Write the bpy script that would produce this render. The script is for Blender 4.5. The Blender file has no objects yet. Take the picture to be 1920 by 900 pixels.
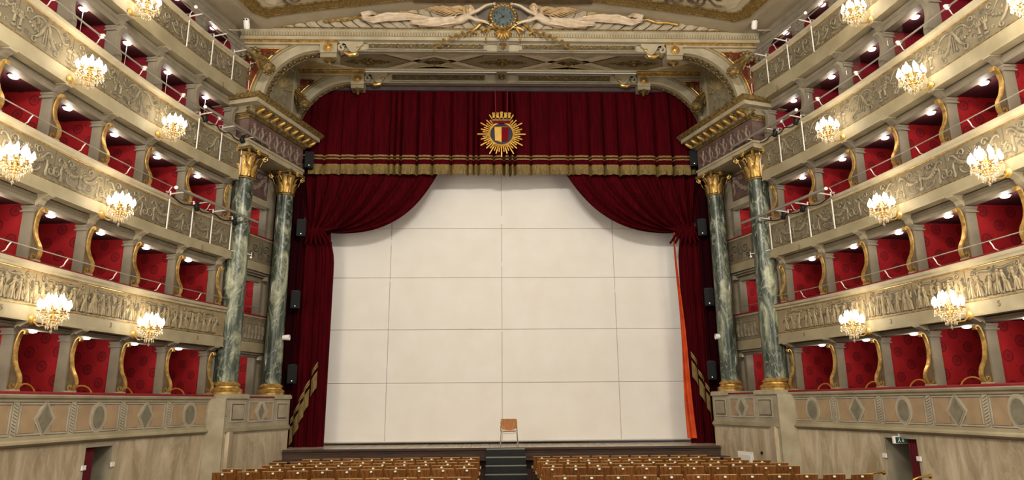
import bpy, math, random
import numpy as np
from mathutils import Matrix, Vector
random.seed(7)
SC = bpy.context.scene
COL = SC.collection

# ---------------------------------------------------------------- camera (eye level is z = 0, stalls floor z = FZ)
FZ = -2.30
F_PX, PITCH, YAW, ROLL, CAMX = 1263.73, 0.2374, 0.0320, -0.0083, -0.3596
def cam_axes():
    cp, sp, cy, sy, cr, sr = math.cos(PITCH), math.sin(PITCH), math.cos(YAW), math.sin(YAW), math.cos(ROLL), math.sin(ROLL)
    r = Vector((cy, -sy, 0)); f = Vector((sy*cp, cy*cp, sp)); u = r.cross(f)
    return r*cr + u*sr, u*cr - r*sr, f
cam_data = bpy.data.cameras.new('camera')
cam_data.sensor_width = 36.0
cam_data.lens = 36.0*F_PX/1920.0
cam_data.clip_end = 200
cam = bpy.data.objects.new('camera', cam_data); COL.objects.link(cam)
_r, _u, _f = cam_axes()
M = Matrix.Identity(4)
for i in range(3):
    M[i][0], M[i][1], M[i][2] = _r[i], _u[i], -_f[i]
M[0][3] = CAMX
cam.matrix_world = M
SC.camera = cam

# ---------------------------------------------------------------- world, house light, exposure
w = bpy.data.worlds.new('world'); SC.world = w; w.use_nodes = True
bg = w.node_tree.nodes['Background']
bg.inputs[0].default_value = (1.0, 0.95, 0.88, 1); bg.inputs[1].default_value = 0.62
SC.view_settings.view_transform = 'Standard'; SC.view_settings.look = 'None'
SC.view_settings.exposure = 0.0; SC.view_settings.gamma = 1.0; SC.view_settings.use_curve_mapping = False
WARM = (1.0, 0.94, 0.85)
def point_light(name, loc, power, radius=.1, color=WARM, parent=None):
    d = bpy.data.lights.new(name, 'POINT'); d.energy = power; d.shadow_soft_size = radius; d.color = color
    o = bpy.data.objects.new(name, d); COL.objects.link(o); o.location = loc
    if parent: o.parent = parent
    return o
# added fill: an unseen ring of point lights high over the stalls
HOUSE = 3150
for i in range(6):
    a = i*math.pi/3
    point_light('house_fill_light', (1.1*math.cos(a), 7.0+1.1*math.sin(a), 8.6), HOUSE/6, .35)

# ---------------------------------------------------------------- materials
def lin(c):
    c = c/255.0
    return c/12.92 if c <= .04045 else ((c+.055)/1.055)**2.4
def rgb(t): return (lin(t[0]), lin(t[1]), lin(t[2]), 1)
MATS = {}
def mat(name, col, rough=.6, metal=0., col2=None, scale=4., detail=4., bump=0., bscale=30., lo=.35, hi=.65, stretch=(1,1,1), spec=.4, distort=0., emit=None, coat=0.):
    m = bpy.data.materials.new(name); m.use_nodes = True
    nt = m.node_tree; p = nt.nodes['Principled BSDF']
    p.inputs['Base Color'].default_value = rgb(col); p.inputs['Roughness'].default_value = rough; p.inputs['Metallic'].default_value = metal
    p.inputs['Specular IOR Level'].default_value = spec
    if coat: p.inputs['Coat Weight'].default_value = coat
    if emit:
        p.inputs['Emission Color'].default_value = rgb(emit[0]); p.inputs['Emission Strength'].default_value = emit[1]
    if col2 or bump:
        tc = nt.nodes.new('ShaderNodeTexCoord'); mp = nt.nodes.new('ShaderNodeMapping'); mp.inputs['Scale'].default_value = stretch
        nt.links.new(tc.outputs['Object'], mp.inputs['Vector'])
    if col2:
        n = nt.nodes.new('ShaderNodeTexNoise'); n.inputs['Scale'].default_value = scale; n.inputs['Detail'].default_value = detail; n.inputs['Distortion'].default_value = distort
        r = nt.nodes.new('ShaderNodeValToRGB'); r.color_ramp.elements[0].position = lo; r.color_ramp.elements[1].position = hi
        r.color_ramp.elements[0].color = rgb(col); r.color_ramp.elements[1].color = rgb(col2)
        nt.links.new(mp.outputs[0], n.inputs['Vector']); nt.links.new(n.outputs[0], r.inputs[0]); nt.links.new(r.outputs[0], p.inputs['Base Color'])
    if bump:
        n2 = nt.nodes.new('ShaderNodeTexNoise'); n2.inputs['Scale'].default_value = bscale; n2.inputs['Detail'].default_value = 3
        b = nt.nodes.new('ShaderNodeBump'); b.inputs['Strength'].default_value = bump; b.inputs['Distance'].default_value = .02
        nt.links.new(mp.outputs[0], n2.inputs['Vector']); nt.links.new(n2.outputs[0], b.inputs['Height']); nt.links.new(b.outputs[0], p.inputs['Normal'])
    MATS[name] = m
    return m
cream = mat('cream_paint', (172,161,135), .55, col2=(154,143,117), scale=2.5, bump=.06)
cream_d = mat('tan_paint', (154,143,115), .6, col2=(136,125,98), scale=2., bump=.06)
grey_p = mat('grey_paint', (130,120,102), .6, col2=(116,107,90), scale=3., bump=.05)
panel_1 = mat('tan_grisaille_ground', (148,131,100), .65, col2=(126,110,82), scale=2.2, detail=6, bump=.15, bscale=14)
relief_1 = mat('tan_grisaille_relief', (158,142,110), .6, col2=(128,114,86), scale=7)
panel_m = mat('grisaille_ground', (120,109,86), .65, col2=(100,90,70), scale=2.2, detail=6, bump=.15, bscale=14)
relief_m = mat('grisaille_relief', (138,126,101), .6, col2=(112,102,81), scale=7, detail=4, lo=.4, hi=.62)
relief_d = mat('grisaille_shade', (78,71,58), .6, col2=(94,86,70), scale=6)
gold = mat('gilding', (206,168,96), .36, .6, col2=(148,112,54), scale=9, bump=.1, bscale=40)
gold_b = mat('bright_gilding', (232,188,92), .35, .35, col2=(206,154,62), scale=9)
gold_d = mat('old_gilding', (150,126,76), .5, .5, col2=(92,72,40), scale=12, bump=.2, bscale=40)
fabric_red = None
velvet_rail = mat('red_velvet_rail', (116,16,27), .85, col2=(102,13,22), scale=10)
box_ceil = mat('box_ceiling_paint', (72,24,30), .7, col2=(60,19,25), scale=3)
box_red_plain = mat('plain_red_wall', (138,22,38), .55, col2=(116,17,32), scale=2)
curtain_m = mat('crimson_velvet', (74,2,11), .85, col2=(52,1,7), scale=3, stretch=(6,6,.4), bump=.1, bscale=60, spec=.06)
curtain_dk = mat('dark_velvet', (40,2,8), .85, col2=(30,1,6), scale=3, stretch=(6,6,.4), spec=.05)
orange_m = mat('orange_lining', (214,84,28), .7, col2=(190,64,20), scale=3)
fringe_m = mat('gold_fringe', (142,120,66), .65, .1, col2=(96,78,40), scale=14, stretch=(5,5,.4), bump=.4, bscale=60)
band_m = mat('gold_braid', (146,122,68), .55, .15, col2=(106,86,44), scale=30, bump=.3, bscale=80)
screen_m = mat('screen_cloth', (240,236,229), .8, col2=(236,231,222), scale=1.2, spec=.15)
screen_gap = mat('screen_seam', (206,197,180), .9)
sliver_m = mat('light_sliver_white', (250,248,240), .5)  # white that stands in for light coming through the screen seams
black_m = mat('black_plastic', (13,14,15), .6, bump=.1, bscale=90, spec=.2)
blackmetal = mat('black_metal', (26,26,27), .4, .5)
white_metal = mat('white_metal', (222,218,208), .45)
white_pl = mat('white_plastic', (235,232,226), .4)
pipe_m = mat('grey_pipe', (150,144,132), .4, .5)
dkwood = mat('dark_stage_wood', (78,54,38), .45, col2=(56,37,26), scale=3, stretch=(.6,8,8), coat=.2)
stagefloor = mat('stage_boards', (186,170,148), .35, col2=(150,136,118), scale=2.5, stretch=(6,.5,1), coat=.3)
step_m = mat('step_carpet', (38,40,39), .85, col2=(30,32,31), scale=20)
nosing_m = mat('step_nosing', (150,146,136), .4, .6)
seatwood = mat('seat_wood', (142,90,40), .4, col2=(92,54,20), scale=3.5, stretch=(9,9,1.2), detail=5, lo=.3, hi=.7, coat=.2)
_nt = seatwood.node_tree; _hs = _nt.nodes.new('ShaderNodeHueSaturation'); _oi = _nt.nodes.new('ShaderNodeObjectInfo'); _mr = _nt.nodes.new('ShaderNodeMapRange')
_mr.inputs[3].default_value = .72; _mr.inputs[4].default_value = 1.18
_nt.links.new(_oi.outputs['Random'], _mr.inputs[0]); _nt.links.new(_mr.outputs[0], _hs.inputs['Value'])
_lk = _nt.nodes['Principled BSDF'].inputs['Base Color'].links[0]; _src = _lk.from_socket; _nt.links.remove(_lk)
_nt.links.new(_src, _hs.inputs['Color']); _nt.links.new(_hs.outputs[0], _nt.nodes['Principled BSDF'].inputs['Base Color'])
seatwood2 = mat('armrest_wood', (196,158,104), .4, col2=(166,126,76), scale=5)
chairwood = mat('chair_wood', (176,112,34), .45, col2=(150,90,22), scale=4, stretch=(8,8,1), coat=.25)
chrome = mat('chrome', (190,190,190), .2, 1.)
ivory = mat('ivory_plate', (240,232,212), .35)
seatmetal = mat('seat_frame_metal', (52,40,30), .5, .3)
brass = mat('brass', (196,160,84), .3, .9)
purple = mat('porphyry_paint', (104,82,74), .55, col2=(84,64,60), scale=3.5, bump=.08)
purple_r = mat('porphyry_relief', (140,122,108), .6, col2=(112,96,84), scale=5)
red_sp = mat('red_spandrel', (118,38,22), .55, col2=(96,28,16), scale=5)
plaster = mat('figure_plaster', (208,190,166), .55, col2=(188,168,140), scale=6)
feather_m = mat('feather_plaster', (196,166,124), .55, col2=(170,140,98), scale=6)
frond_m = mat('frond_plaster', (176,164,140), .6, col2=(150,138,116), scale=5, bump=.1)
lunette_m = mat('lunette_ground', (122,112,98), .7, col2=(98,90,80), scale=3)
clock_face = mat('clock_face', (92,104,104), .45, col2=(74,84,84), scale=6)
clock_ink = mat('clock_ink', (22,22,24), .5)
soffit_p = mat('soffit_cream_lightened', (206,194,164), .65, col2=(178,166,138), scale=2)  # soffit colours from here to the ochre are lightened to replace missing light
soffit_f = mat('soffit_frame_lightened', (234,224,198), .6, col2=(220,210,184), scale=3)
soffit_o = mat('soffit_panel_lightened', (160,150,122), .65, col2=(140,130,104), scale=3)
ochre_s = mat('soffit_ochre_lightened', (204,182,130), .65, col2=(184,162,112), scale=3)
ochre = mat('ochre_panel', (168,146,98), .65, col2=(146,124,78), scale=3)
olive = mat('olive_panel', (142,131,103), .65, col2=(122,112,88), scale=3)
pinkp = mat('pink_panel', (166,140,106), .65, col2=(150,126,96), scale=3)
slate = mat('slate_panel', (126,120,99), .6, col2=(106,100,83), scale=6, distort=1.)
p0 = mat('parapet_stone', (164,153,130), .65, col2=(140,130,110), scale=2.2, detail=6, bump=.1)
p0r = mat('parapet_moulding', (178,168,146), .65, col2=(156,146,126), scale=3)
ceil_m = mat('ceiling_paint', (168,156,132), .7, col2=(154,142,118), scale=1.5)
ceil_panel = mat('ceiling_panel', (190,178,152), .7, col2=(160,146,118), scale=3, detail=6)
ceil_gold = mat('ceiling_gold_band', (150,122,66), .5, .35, col2=(96,78,44), scale=22, detail=5, bump=.3, bscale=50)
umber = mat('umber_scroll', (96,78,52), .6, col2=(74,60,42), scale=6)
navy = mat('navy_enamel', (28,30,48), .35)
shield_y = mat('yellow_enamel', (224,180,88), .4, .2, col2=(206,160,70), scale=4)
shield_r = mat('red_enamel', (112,6,20), .7, spec=.1)
pelmet_m = mat('dusky_pelmet', (74,60,60), .8, col2=(62,50,50), scale=2)
doorcurt = mat('door_curtain_red', (104,14,24), .85, col2=(80,9,18), scale=4, stretch=(8,8,.5))
carpet = mat('stalls_floor', (72,44,34), .6, col2=(56,34,27), scale=4)
green_sign = mat('sign_green', (22,50,42), .5, emit=((60,140,110), .08))
rope_m = mat('red_rope', (120,30,40), .8)
numeral_m = mat('box_numeral', (104,88,56), .5, .2)
wallgap = mat('dark_void', (16,10,10), .9)
blue_gap = mat('underscreen_glow', (120,140,190), .5, emit=((130,150,210), .25))  # glow added in place of a bluish gleam on the stage floor

def emissive(name, col, strength):
    m = bpy.data.materials.new(name); m.use_nodes = True
    nt = m.node_tree; nt.nodes.clear()
    e = nt.nodes.new('ShaderNodeEmission'); e.inputs[0].default_value = rgb(col); e.inputs[1].default_value = strength
    o = nt.nodes.new('ShaderNodeOutputMaterial'); nt.links.new(e.outputs[0], o.inputs[0])
    m.cycles.emission_sampling = 'NONE'
    return m
flame_m = emissive('lit_flame_bulb', (255,244,214), 9)
lamp_m = emissive('lit_lamp_disc', (255,250,242), 7)
led_m = emissive('status_led', (255,255,255), 3)

def crystal_mat():
    m = bpy.data.materials.new('cut_crystal'); m.use_nodes = True
    nt = m.node_tree; nt.nodes.clear()
    tr = nt.nodes.new('ShaderNodeBsdfTransparent'); tr.inputs[0].default_value = (.97,.94,.86,1)
    gl = nt.nodes.new('ShaderNodeBsdfGlossy'); gl.inputs[0].default_value = (1,.97,.9,1); gl.inputs[1].default_value = .12
    tl = nt.nodes.new('ShaderNodeBsdfTranslucent'); tl.inputs[0].default_value = (1,.95,.84,1)
    a = nt.nodes.new('ShaderNodeMixShader'); a.inputs[0].default_value = .5
    b = nt.nodes.new('ShaderNodeMixShader'); b.inputs[0].default_value = .55
    o = nt.nodes.new('ShaderNodeOutputMaterial')
    nt.links.new(gl.outputs[0], a.inputs[1]); nt.links.new(tl.outputs[0], a.inputs[2])
    nt.links.new(tr.outputs[0], b.inputs[1]); nt.links.new(a.outputs[0], b.inputs[2]); nt.links.new(b.outputs[0], o.inputs[0])
    return m
crystal = crystal_mat()
def clear_mat():
    m = bpy.data.materials.new('clear_acrylic'); m.use_nodes = True
    nt = m.node_tree; nt.nodes.clear()
    tr = nt.nodes.new('ShaderNodeBsdfTransparent'); tr.inputs[0].default_value = (.93,.93,.93,1)
    gl = nt.nodes.new('ShaderNodeBsdfGlossy'); gl.inputs[1].default_value = .05
    b = nt.nodes.new('ShaderNodeMixShader'); b.inputs[0].default_value = .06
    o = nt.nodes.new('ShaderNodeOutputMaterial')
    nt.links.new(tr.outputs[0], b.inputs[1]); nt.links.new(gl.outputs[0], b.inputs[2]); nt.links.new(b.outputs[0], o.inputs[0])
    return m
acrylic = clear_mat()

def damask():
    """red wall cloth with woven roundels and small dots, laid out in UV metres"""
    m = bpy.data.materials.new('red_damask'); m.use_nodes = True
    nt = m.node_tree; p = nt.nodes['Principled BSDF']; L = nt.links.new
    uv = nt.nodes.new('ShaderNodeTexCoord')
    def mth(op, a, b=None, c=None):
        n = nt.nodes.new('ShaderNodeMath'); n.operation = op
        for i, q in enumerate((a, b, c)):
            if q is None: continue
            if isinstance(q, (int, float)): n.inputs[i].default_value = q
            else: L(q, n.inputs[i])
        return n.outputs[0]
    sep = nt.nodes.new('ShaderNodeSeparateXYZ'); L(uv.outputs['UV'], sep.inputs[0])
    def lattice(px, py, ox, oy):
        fx = mth('SUBTRACT', mth('FRACT', mth('ADD', mth('DIVIDE', sep.outputs[0], px), ox)), .5)
        fy = mth('SUBTRACT', mth('FRACT', mth('ADD', mth('DIVIDE', sep.outputs[1], py), oy)), .5)
        fx = mth('MULTIPLY', fx, px); fy = mth('MULTIPLY', fy, py)
        return mth('SQRT', mth('ADD', mth('MULTIPLY', fx, fx), mth('MULTIPLY', fy, fy))), fx, fy
    d1, fx, fy = lattice(.62, .56, .2, .1); d2, gx, gy = lattice(.62, .56, .7, .6)
    d = mth('MINIMUM', d1, d2)
    disc = mth('LESS_THAN', d, .115)
    ring = mth('MULTIPLY', mth('GREATER_THAN', d, .085), mth('LESS_THAN', d, .115))
    inner = mth('LESS_THAN', d, .045)
    e1, _, _ = lattice(.31, .28, .45, .35)
    dot = mth('MULTIPLY', mth('LESS_THAN', e1, .016), mth('GREATER_THAN', d, .13))
    amt = mth('ADD', mth('ADD', mth('MULTIPLY', disc, .35), mth('MULTIPLY', ring, .45)), mth('ADD', mth('MULTIPLY', inner, .3), mth('MULTIPLY', dot, .6)))
    amt = mth('MINIMUM', amt, 1.0)
    nz = nt.nodes.new('ShaderNodeTexNoise'); nz.inputs['Scale'].default_value = 3
    L(uv.outputs['UV'], nz.inputs['Vector'])
    mx0 = nt.nodes.new('ShaderNodeMix'); mx0.data_type = 'RGBA'; mx0.inputs[6].default_value = rgb((160,26,30)); mx0.inputs[7].default_value = rgb((142,20,26)); L(nz.outputs[0], mx0.inputs[0])
    mx = nt.nodes.new('ShaderNodeMix'); mx.data_type = 'RGBA'; L(amt, mx.inputs[0]); L(mx0.outputs[2], mx.inputs[6]); mx.inputs[7].default_value = rgb((92,10,18))
    L(mx.outputs[2], p.inputs['Base Color']); p.inputs['Roughness'].default_value = .75; p.inputs['Specular IOR Level'].default_value = .25
    return m
fabric_red = damask()

def marble(name, dark, mid, light, vein, scale=1.2, rot=.6, vstr=.45, sc=(1.6,1.6,.7)):
    m = bpy.data.materials.new(name); m.use_nodes = True
    nt = m.node_tree; p = nt.nodes['Principled BSDF']; L = nt.links.new
    tc = nt.nodes.new('ShaderNodeTexCoord'); mp = nt.nodes.new('ShaderNodeMapping')
    mp.inputs['Rotation'].default_value = (rot, rot*.7, .3); mp.inputs['Scale'].default_value = sc
    L(tc.outputs['Object'], mp.inputs[0])
    n1 = nt.nodes.new('ShaderNodeTexNoise'); n1.inputs['Scale'].default_value = scale; n1.inputs['Detail'].default_value = 8; n1.inputs['Roughness'].default_value = .62; n1.inputs['Distortion'].default_value = 1.4
    L(mp.outputs[0], n1.inputs['Vector'])
    r = nt.nodes.new('ShaderNodeValToRGB'); e = r.color_ramp.elements
    e[0].position = .36; e[0].color = rgb(dark); e[1].position = .68; e[1].color = rgb(light)
    q = e.new(.52); q.color = rgb(mid)
    L(n1.outputs[0], r.inputs[0])
    n2 = nt.nodes.new('ShaderNodeTexNoise'); n2.inputs['Scale'].default_value = scale*1.3; n2.inputs['Detail'].default_value = 5; n2.inputs['Distortion'].default_value = 2.2
    L(mp.outputs[0], n2.inputs['Vector'])
    s = nt.nodes.new('ShaderNodeMath'); s.operation = 'SUBTRACT'; s.inputs[1].default_value = .5; L(n2.outputs[0], s.inputs[0])
    ab = nt.nodes.new('ShaderNodeMath'); ab.operation = 'ABSOLUTE'; L(s.outputs[0], ab.inputs[0])
    r2 = nt.nodes.new('ShaderNodeValToRGB'); r2.color_ramp.elements[0].position = .0; r2.color_ramp.elements[0].color = (1,1,1,1); r2.color_ramp.elements[1].position = .03; r2.color_ramp.elements[1].color = (0,0,0,1)
    L(ab.outputs[0], r2.inputs[0])
    mx = nt.nodes.new('ShaderNodeMix'); mx.data_type = 'RGBA'; L(r2.outputs[0], mx.inputs[0]); L(r.outputs[0], mx.inputs[6]); mx.inputs[7].default_value = rgb(vein)
    vs = nt.nodes.new('ShaderNodeMath'); vs.operation = 'MULTIPLY'; vs.inputs[1].default_value = vstr; L(r2.outputs[0], vs.inputs[0]); L(vs.outputs[0], mx.inputs[0])
    L(mx.outputs[2], p.inputs['Base Color']); p.inputs['Roughness'].default_value = .3; p.inputs['Specular IOR Level'].default_value = .45
    return m
green_marble = marble('green_marble', (34,42,37), (70,80,69), (172,174,145), (184,186,160), 1.2)
wall_marble = marble('beige_marble', (152,135,107), (178,161,133), (206,191,165), (210,198,174), .8, 1.0, .3, (2.2,2.2,.55))

# ---------------------------------------------------------------- mesh helpers
ORG = {}
class MB:
    def __init__(s): s.v = []; s.f = []; s.uv = None
    def add(s, vs, fs):
        o = len(s.v); s.v.extend([tuple(p) for p in vs]); s.f.extend([tuple(i+o for i in f) for f in fs]); return s
    def box(s, c, sz, m=None):
        x, y, z = sz[0]/2, sz[1]/2, sz[2]/2
        P = [Vector((a*x, b*y, d*z)) for a in (-1,1) for b in (-1,1) for d in (-1,1)]
        if m is not None: P = [m @ p for p in P]
        P = [p+Vector(c) for p in P]
        return s.hexa(P)
    def hexa(s, P):  # order: (-x-y-z),(-x-y+z),(-x+y-z),(-x+y+z),(+x...)
        return s.add(P, [(0,1,3,2),(4,6,7,5),(0,4,5,1),(2,3,7,6),(0,2,6,4),(1,5,7,3)])
    def grid(s, fn, nu, nv, closeu=False):
        P = [fn(i/nu, j/nv) for i in range(nu+(0 if closeu else 1)) for j in range(nv+1)]
        n = nv+1; F = []
        for i in range(nu):
            k = (i+1) % nu if closeu else i+1
            for j in range(nv): F.append((i*n+j, k*n+j, k*n+j+1, i*n+j+1))
        return s.add(P, F)
    def sweep(s, rings, closed=True, caps=True):
        n = len(rings[0]); P = [p for r in rings for p in r]; F = []
        for i in range(len(rings)-1):
            for j in range(n if closed else n-1):
                k = (j+1) % n; F.append((i*n+j, i*n+k, (i+1)*n+k, (i+1)*n+j))
        if caps and closed: F.append(tuple(range(n))[::-1]); F.append(tuple((len(rings)-1)*n+j for j in range(n)))
        return s.add(P, F)
    def tube(s, pts, r, n=8, caps=True, flat=1.):
        pts = [Vector(p) for p in pts]; R = r if isinstance(r, (list, tuple)) else [r]*len(pts)
        rings = []; ref = None
        for i, p in enumerate(pts):
            t = (pts[min(i+1, len(pts)-1)]-pts[max(i-1, 0)])
            t = t.normalized() if t.length > 1e-9 else Vector((0,0,1))
            if ref is None:
                ref = Vector((0,0,1)) if abs(t.z) < .9 else Vector((1,0,0))
            a = t.cross(ref)
            a = a.normalized() if a.length > 1e-6 else t.orthogonal().normalized()
            b = a.cross(t).normalized(); ref = b
            rings.append([p+(a*math.cos(2*math.pi*k/n)+b*math.sin(2*math.pi*k/n)*flat)*R[i] for k in range(n)])
        return s.sweep(rings, True, caps)
    def lathe(s, prof, n=16, c=(0,0,0), m=None, caps=True):
        rings = []
        for r, z in prof:
            ring = [Vector((r*math.cos(2*math.pi*k/n), r*math.sin(2*math.pi*k/n), z)) for k in range(n)]
            if m is not None: ring = [m @ p for p in ring]
            rings.append([p+Vector(c) for p in ring])
        return s.sweep(rings, True, caps)
    def ball(s, c, r, n=10, k=6, sc=(1,1,1)):
        prof = [(r*math.sin(math.pi*i/k)+1e-5, -r*math.cos(math.pi*i/k)) for i in range(k+1)]
        return s.lathe(prof, n, c, Matrix.Diagonal(sc), False)
    def prism(s, poly, fn, a, b):
        """poly: 2d outline; fn(u,v,t) -> point; extruded t=a..b"""
        n = len(poly)
        P = [fn(u, v, a) for u, v in poly]+[fn(u, v, b) for u, v in poly]
        F = [tuple(range(n)), tuple(range(2*n-1, n-1, -1))]+[(i, i+n, (i+1) % n+n, (i+1) % n) for i in range(n)]
        return s.add(P, F)
    def build(s, name, m, parent=None, smooth=False, origin=None, uv=None, fix=True):
        if parent is not None: o = ORG[parent.name]
        elif origin is not None: o = Vector(origin)
        else:
            lo = np.min(np.array(s.v), 0); hi = np.max(np.array(s.v), 0); o = Vector(((lo[0]+hi[0])/2, (lo[1]+hi[1])/2, lo[2]))
        me = bpy.data.meshes.new(name)
        me.from_pydata([(p[0]-o[0], p[1]-o[1], p[2]-o[2]) for p in s.v], [], s.f)
        if fix:
            import bmesh
            b = bmesh.new(); b.from_mesh(me); bmesh.ops.recalc_face_normals(b, faces=b.faces); b.to_mesh(me); b.free()
        if smooth:
            me.polygons.foreach_set('use_smooth', [True]*len(me.polygons))
            me.set_sharp_from_angle(angle=math.radians(40))
        if uv is not None:
            lay = me.uv_layers.new(name='UVMap')
            for l in me.loops: lay.data[l.index].uv = uv[l.vertex_index]
        me.materials.append(m)
        ob = bpy.data.objects.new(name, me); COL.objects.link(ob)
        ORG[ob.name] = o
        if parent is not None: ob.parent = parent
        else: ob.location = o
        return ob
def tag(o, label=None, cat=None, group=None, kind=None):
    if label: o['label'] = label
    if cat: o['category'] = cat
    if group: o['group'] = group
    if kind: o['kind'] = kind
    return o
def thing(name, label, cat, loc=(0,0,0), rz=0., group=None, kind=None):
    o = bpy.data.objects.new(name, None); COL.objects.link(o); o.empty_display_size = .1
    o.location = loc; o.rotation_euler = (0,0,rz); ORG[o.name] = Vector(loc)
    return tag(o, label, cat, group, kind)
def copy_tree(o, parent=None):
    c = o.copy(); COL.objects.link(c); c.parent = parent
    ORG[c.name] = ORG.get(o.name, Vector((0,0,0)))
    for ch in list(o.children): copy_tree(ch, c)
    return c
def share(ob, name=None, parent=None, loc=(0,0,0), rot=None, scale=None):
    """another object with the same mesh"""
    c = bpy.data.objects.new(name or ob.name.split('.')[0], ob.data); COL.objects.link(c)
    if parent: c.parent = parent
    c.location = loc
    if rot: c.rotation_euler = rot
    if scale: c.scale = scale
    ORG[c.name] = ORG[parent.name] if parent else Vector(loc)
    return c
def text_part(name, body, size, m, parent, mtx, extrude=.006, align='CENTER'):
    cu = bpy.data.curves.new(name, 'FONT'); cu.body = body; cu.size = size; cu.extrude = extrude; cu.align_x = align; cu.align_y = 'CENTER'
    cu.resolution_u = 3
    t = bpy.data.objects.new(name, cu); COL.objects.link(t)
    dg = bpy.context.evaluated_depsgraph_get(); me = bpy.data.meshes.new_from_object(t.evaluated_get(dg))
    COL.objects.unlink(t); bpy.data.objects.remove(t)
    me.materials.clear(); me.materials.append(m)
    o = bpy.data.objects.new(name, me); COL.objects.link(o)
    ORG[o.name] = ORG[parent.name] if parent else Vector((0,0,0))
    if parent:
        o.parent = parent
        mm = mtx.copy(); mm.translation = mm.translation-ORG[parent.name]; o.matrix_local = mm
    else: o.matrix_world = mtx
    return o

# ---------------------------------------------------------------- plan of the horseshoe
A_ = (7.1684, 3.3073, -2.4233, 0.7609)
def cx(s): return A_[0]+A_[1]*s+A_[2]*s*s+A_[3]*s**3
def CP(s, d=0., z=0., side=1):
    t = Vector((A_[1]+2*A_[2]*s+3*A_[3]*s*s, -8.0)).normalized()
    return Vector((side*(cx(s)-t.y*d), 19-8*s+t.x*d, z))
def NRM(s, side):   # outward, away from the hall
    t = Vector((A_[1]+2*A_[2]*s+3*A_[3]*s*s, -8.0)).normalized()
    return Vector((side*-t.y, t.x, 0))
def face_rz(s, side):  # rotation so that local -Y looks into the hall
    n = -NRM(s, side); return math.atan2(n.x, -n.y)
def srange(a, b, step=.03):
    n = max(1, int(round((b-a)/step))); return [a+(b-a)*i/n for i in range(n+1)]
S0, S1 = .098, 1.50
PIL = [.125, .30, .478, .652, .825, .997, 1.168, 1.338]
EDGES = PIL+[1.50]
_sl = [0.]; _n = 1500
for i in range(_n):
    a, b = CP(i*1.6/_n), CP((i+1)*1.6/_n); _sl.append(_sl[-1]+(b-a).length)
def arc(s):
    q = max(0, min(s/1.6*_n, _n-1e-6)); i = int(q); return _sl[i]+(_sl[i+1]-_sl[i])*(q-i)
def curve_sweep(mb, prof, side, a=S0, b=S1, step=.03, closed=True):
    return mb.sweep([[CP(s, d, z, side) for d, z in prof] for s in srange(a, b, step)], closed, closed)

# ---------------------------------------------------------------- ornament strokes (u along, v up, both metres) turned into raised ribbons
def spiral(cx_, cy_, r0, turns, start, dirn=1, n=16, r1=.01):
    out = []
    for i in range(n+1):
        t = i/n; a = start+dirn*turns*2*math.pi*t; r = r0+(r1-r0)*t
        out.append((cx_+r*math.cos(a), cy_+r*math.sin(a)))
    return out
def bez(p0, p1, p2, p3, n=10):
    return [tuple((1-t)**3*a+3*(1-t)**2*t*b+3*(1-t)*t*t*c+t**3*d for a, b, c, d in zip(p0, p1, p2, p3)) for t in [i/n for i in range(n+1)]]
RW = [1., 0.]
def ribbon(mb, pts, w0, w1, h, mp):
    if RW[1]: h = RW[1]; w0 = w0*RW[0]+.013; w1 = w1*RW[0]+.013
    n = len(pts); P = []
    for i, (u, v) in enumerate(pts):
        a = pts[max(i-1, 0)]; b = pts[min(i+1, n-1)]
        tx, ty = b[0]-a[0], b[1]-a[1]; l = math.hypot(tx, ty) or 1; nx, ny = -ty/l, tx/l
        t = i/(n-1); w = (w0+(w1-w0)*t)*(.55+.45*math.sin(math.pi*min(1, max(0, .08+.84*t))))
        P += [mp(u-nx*w, v-ny*w, 0), mp(u-nx*w*.35, v-ny*w*.35, h), mp(u+nx*w*.35, v+ny*w*.35, h), mp(u+nx*w, v+ny*w, 0)]
    F = []
    for i in range(n-1):
        for j in range(3): F.append((i*4+j, i*4+j+1, i*4+j+5, i*4+j+4))
    mb.add(P, F)
def blob(mb, u, v, ru, rv, h, mp, n=8):
    if RW[1]: h = RW[1]; ru += .016; rv += .016; u += .006; v -= .008
    P = [mp(u, v, h)]
    for k in range(n): P.append(mp(u+ru*.7*math.cos(2*math.pi*k/n), v+rv*.7*math.sin(2*math.pi*k/n), h*.8))
    for k in range(n): P.append(mp(u+ru*math.cos(2*math.pi*k/n), v+rv*math.sin(2*math.pi*k/n), 0))
    F = [(0, 1+k, 1+(k+1) % n) for k in range(n)]+[(1+k, 1+n+k, 1+n+(k+1) % n, 1+(k+1) % n) for k in range(n)]
    mb.add(P, F)
def sym(fn):
    for sg in (1, -1): fn(sg)
def fill(mb, H, mp, rnd, n=16):
    for i in range(n):
        u = rnd.uniform(-.64, .64); v = H*rnd.uniform(.1, .9); ribbon(mb, spiral(u, v, rnd.uniform(.03, .06), .9, rnd.uniform(0, 6), rnd.choice((-1, 1)), 8, .012), .012, .008, .012, mp)
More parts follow.
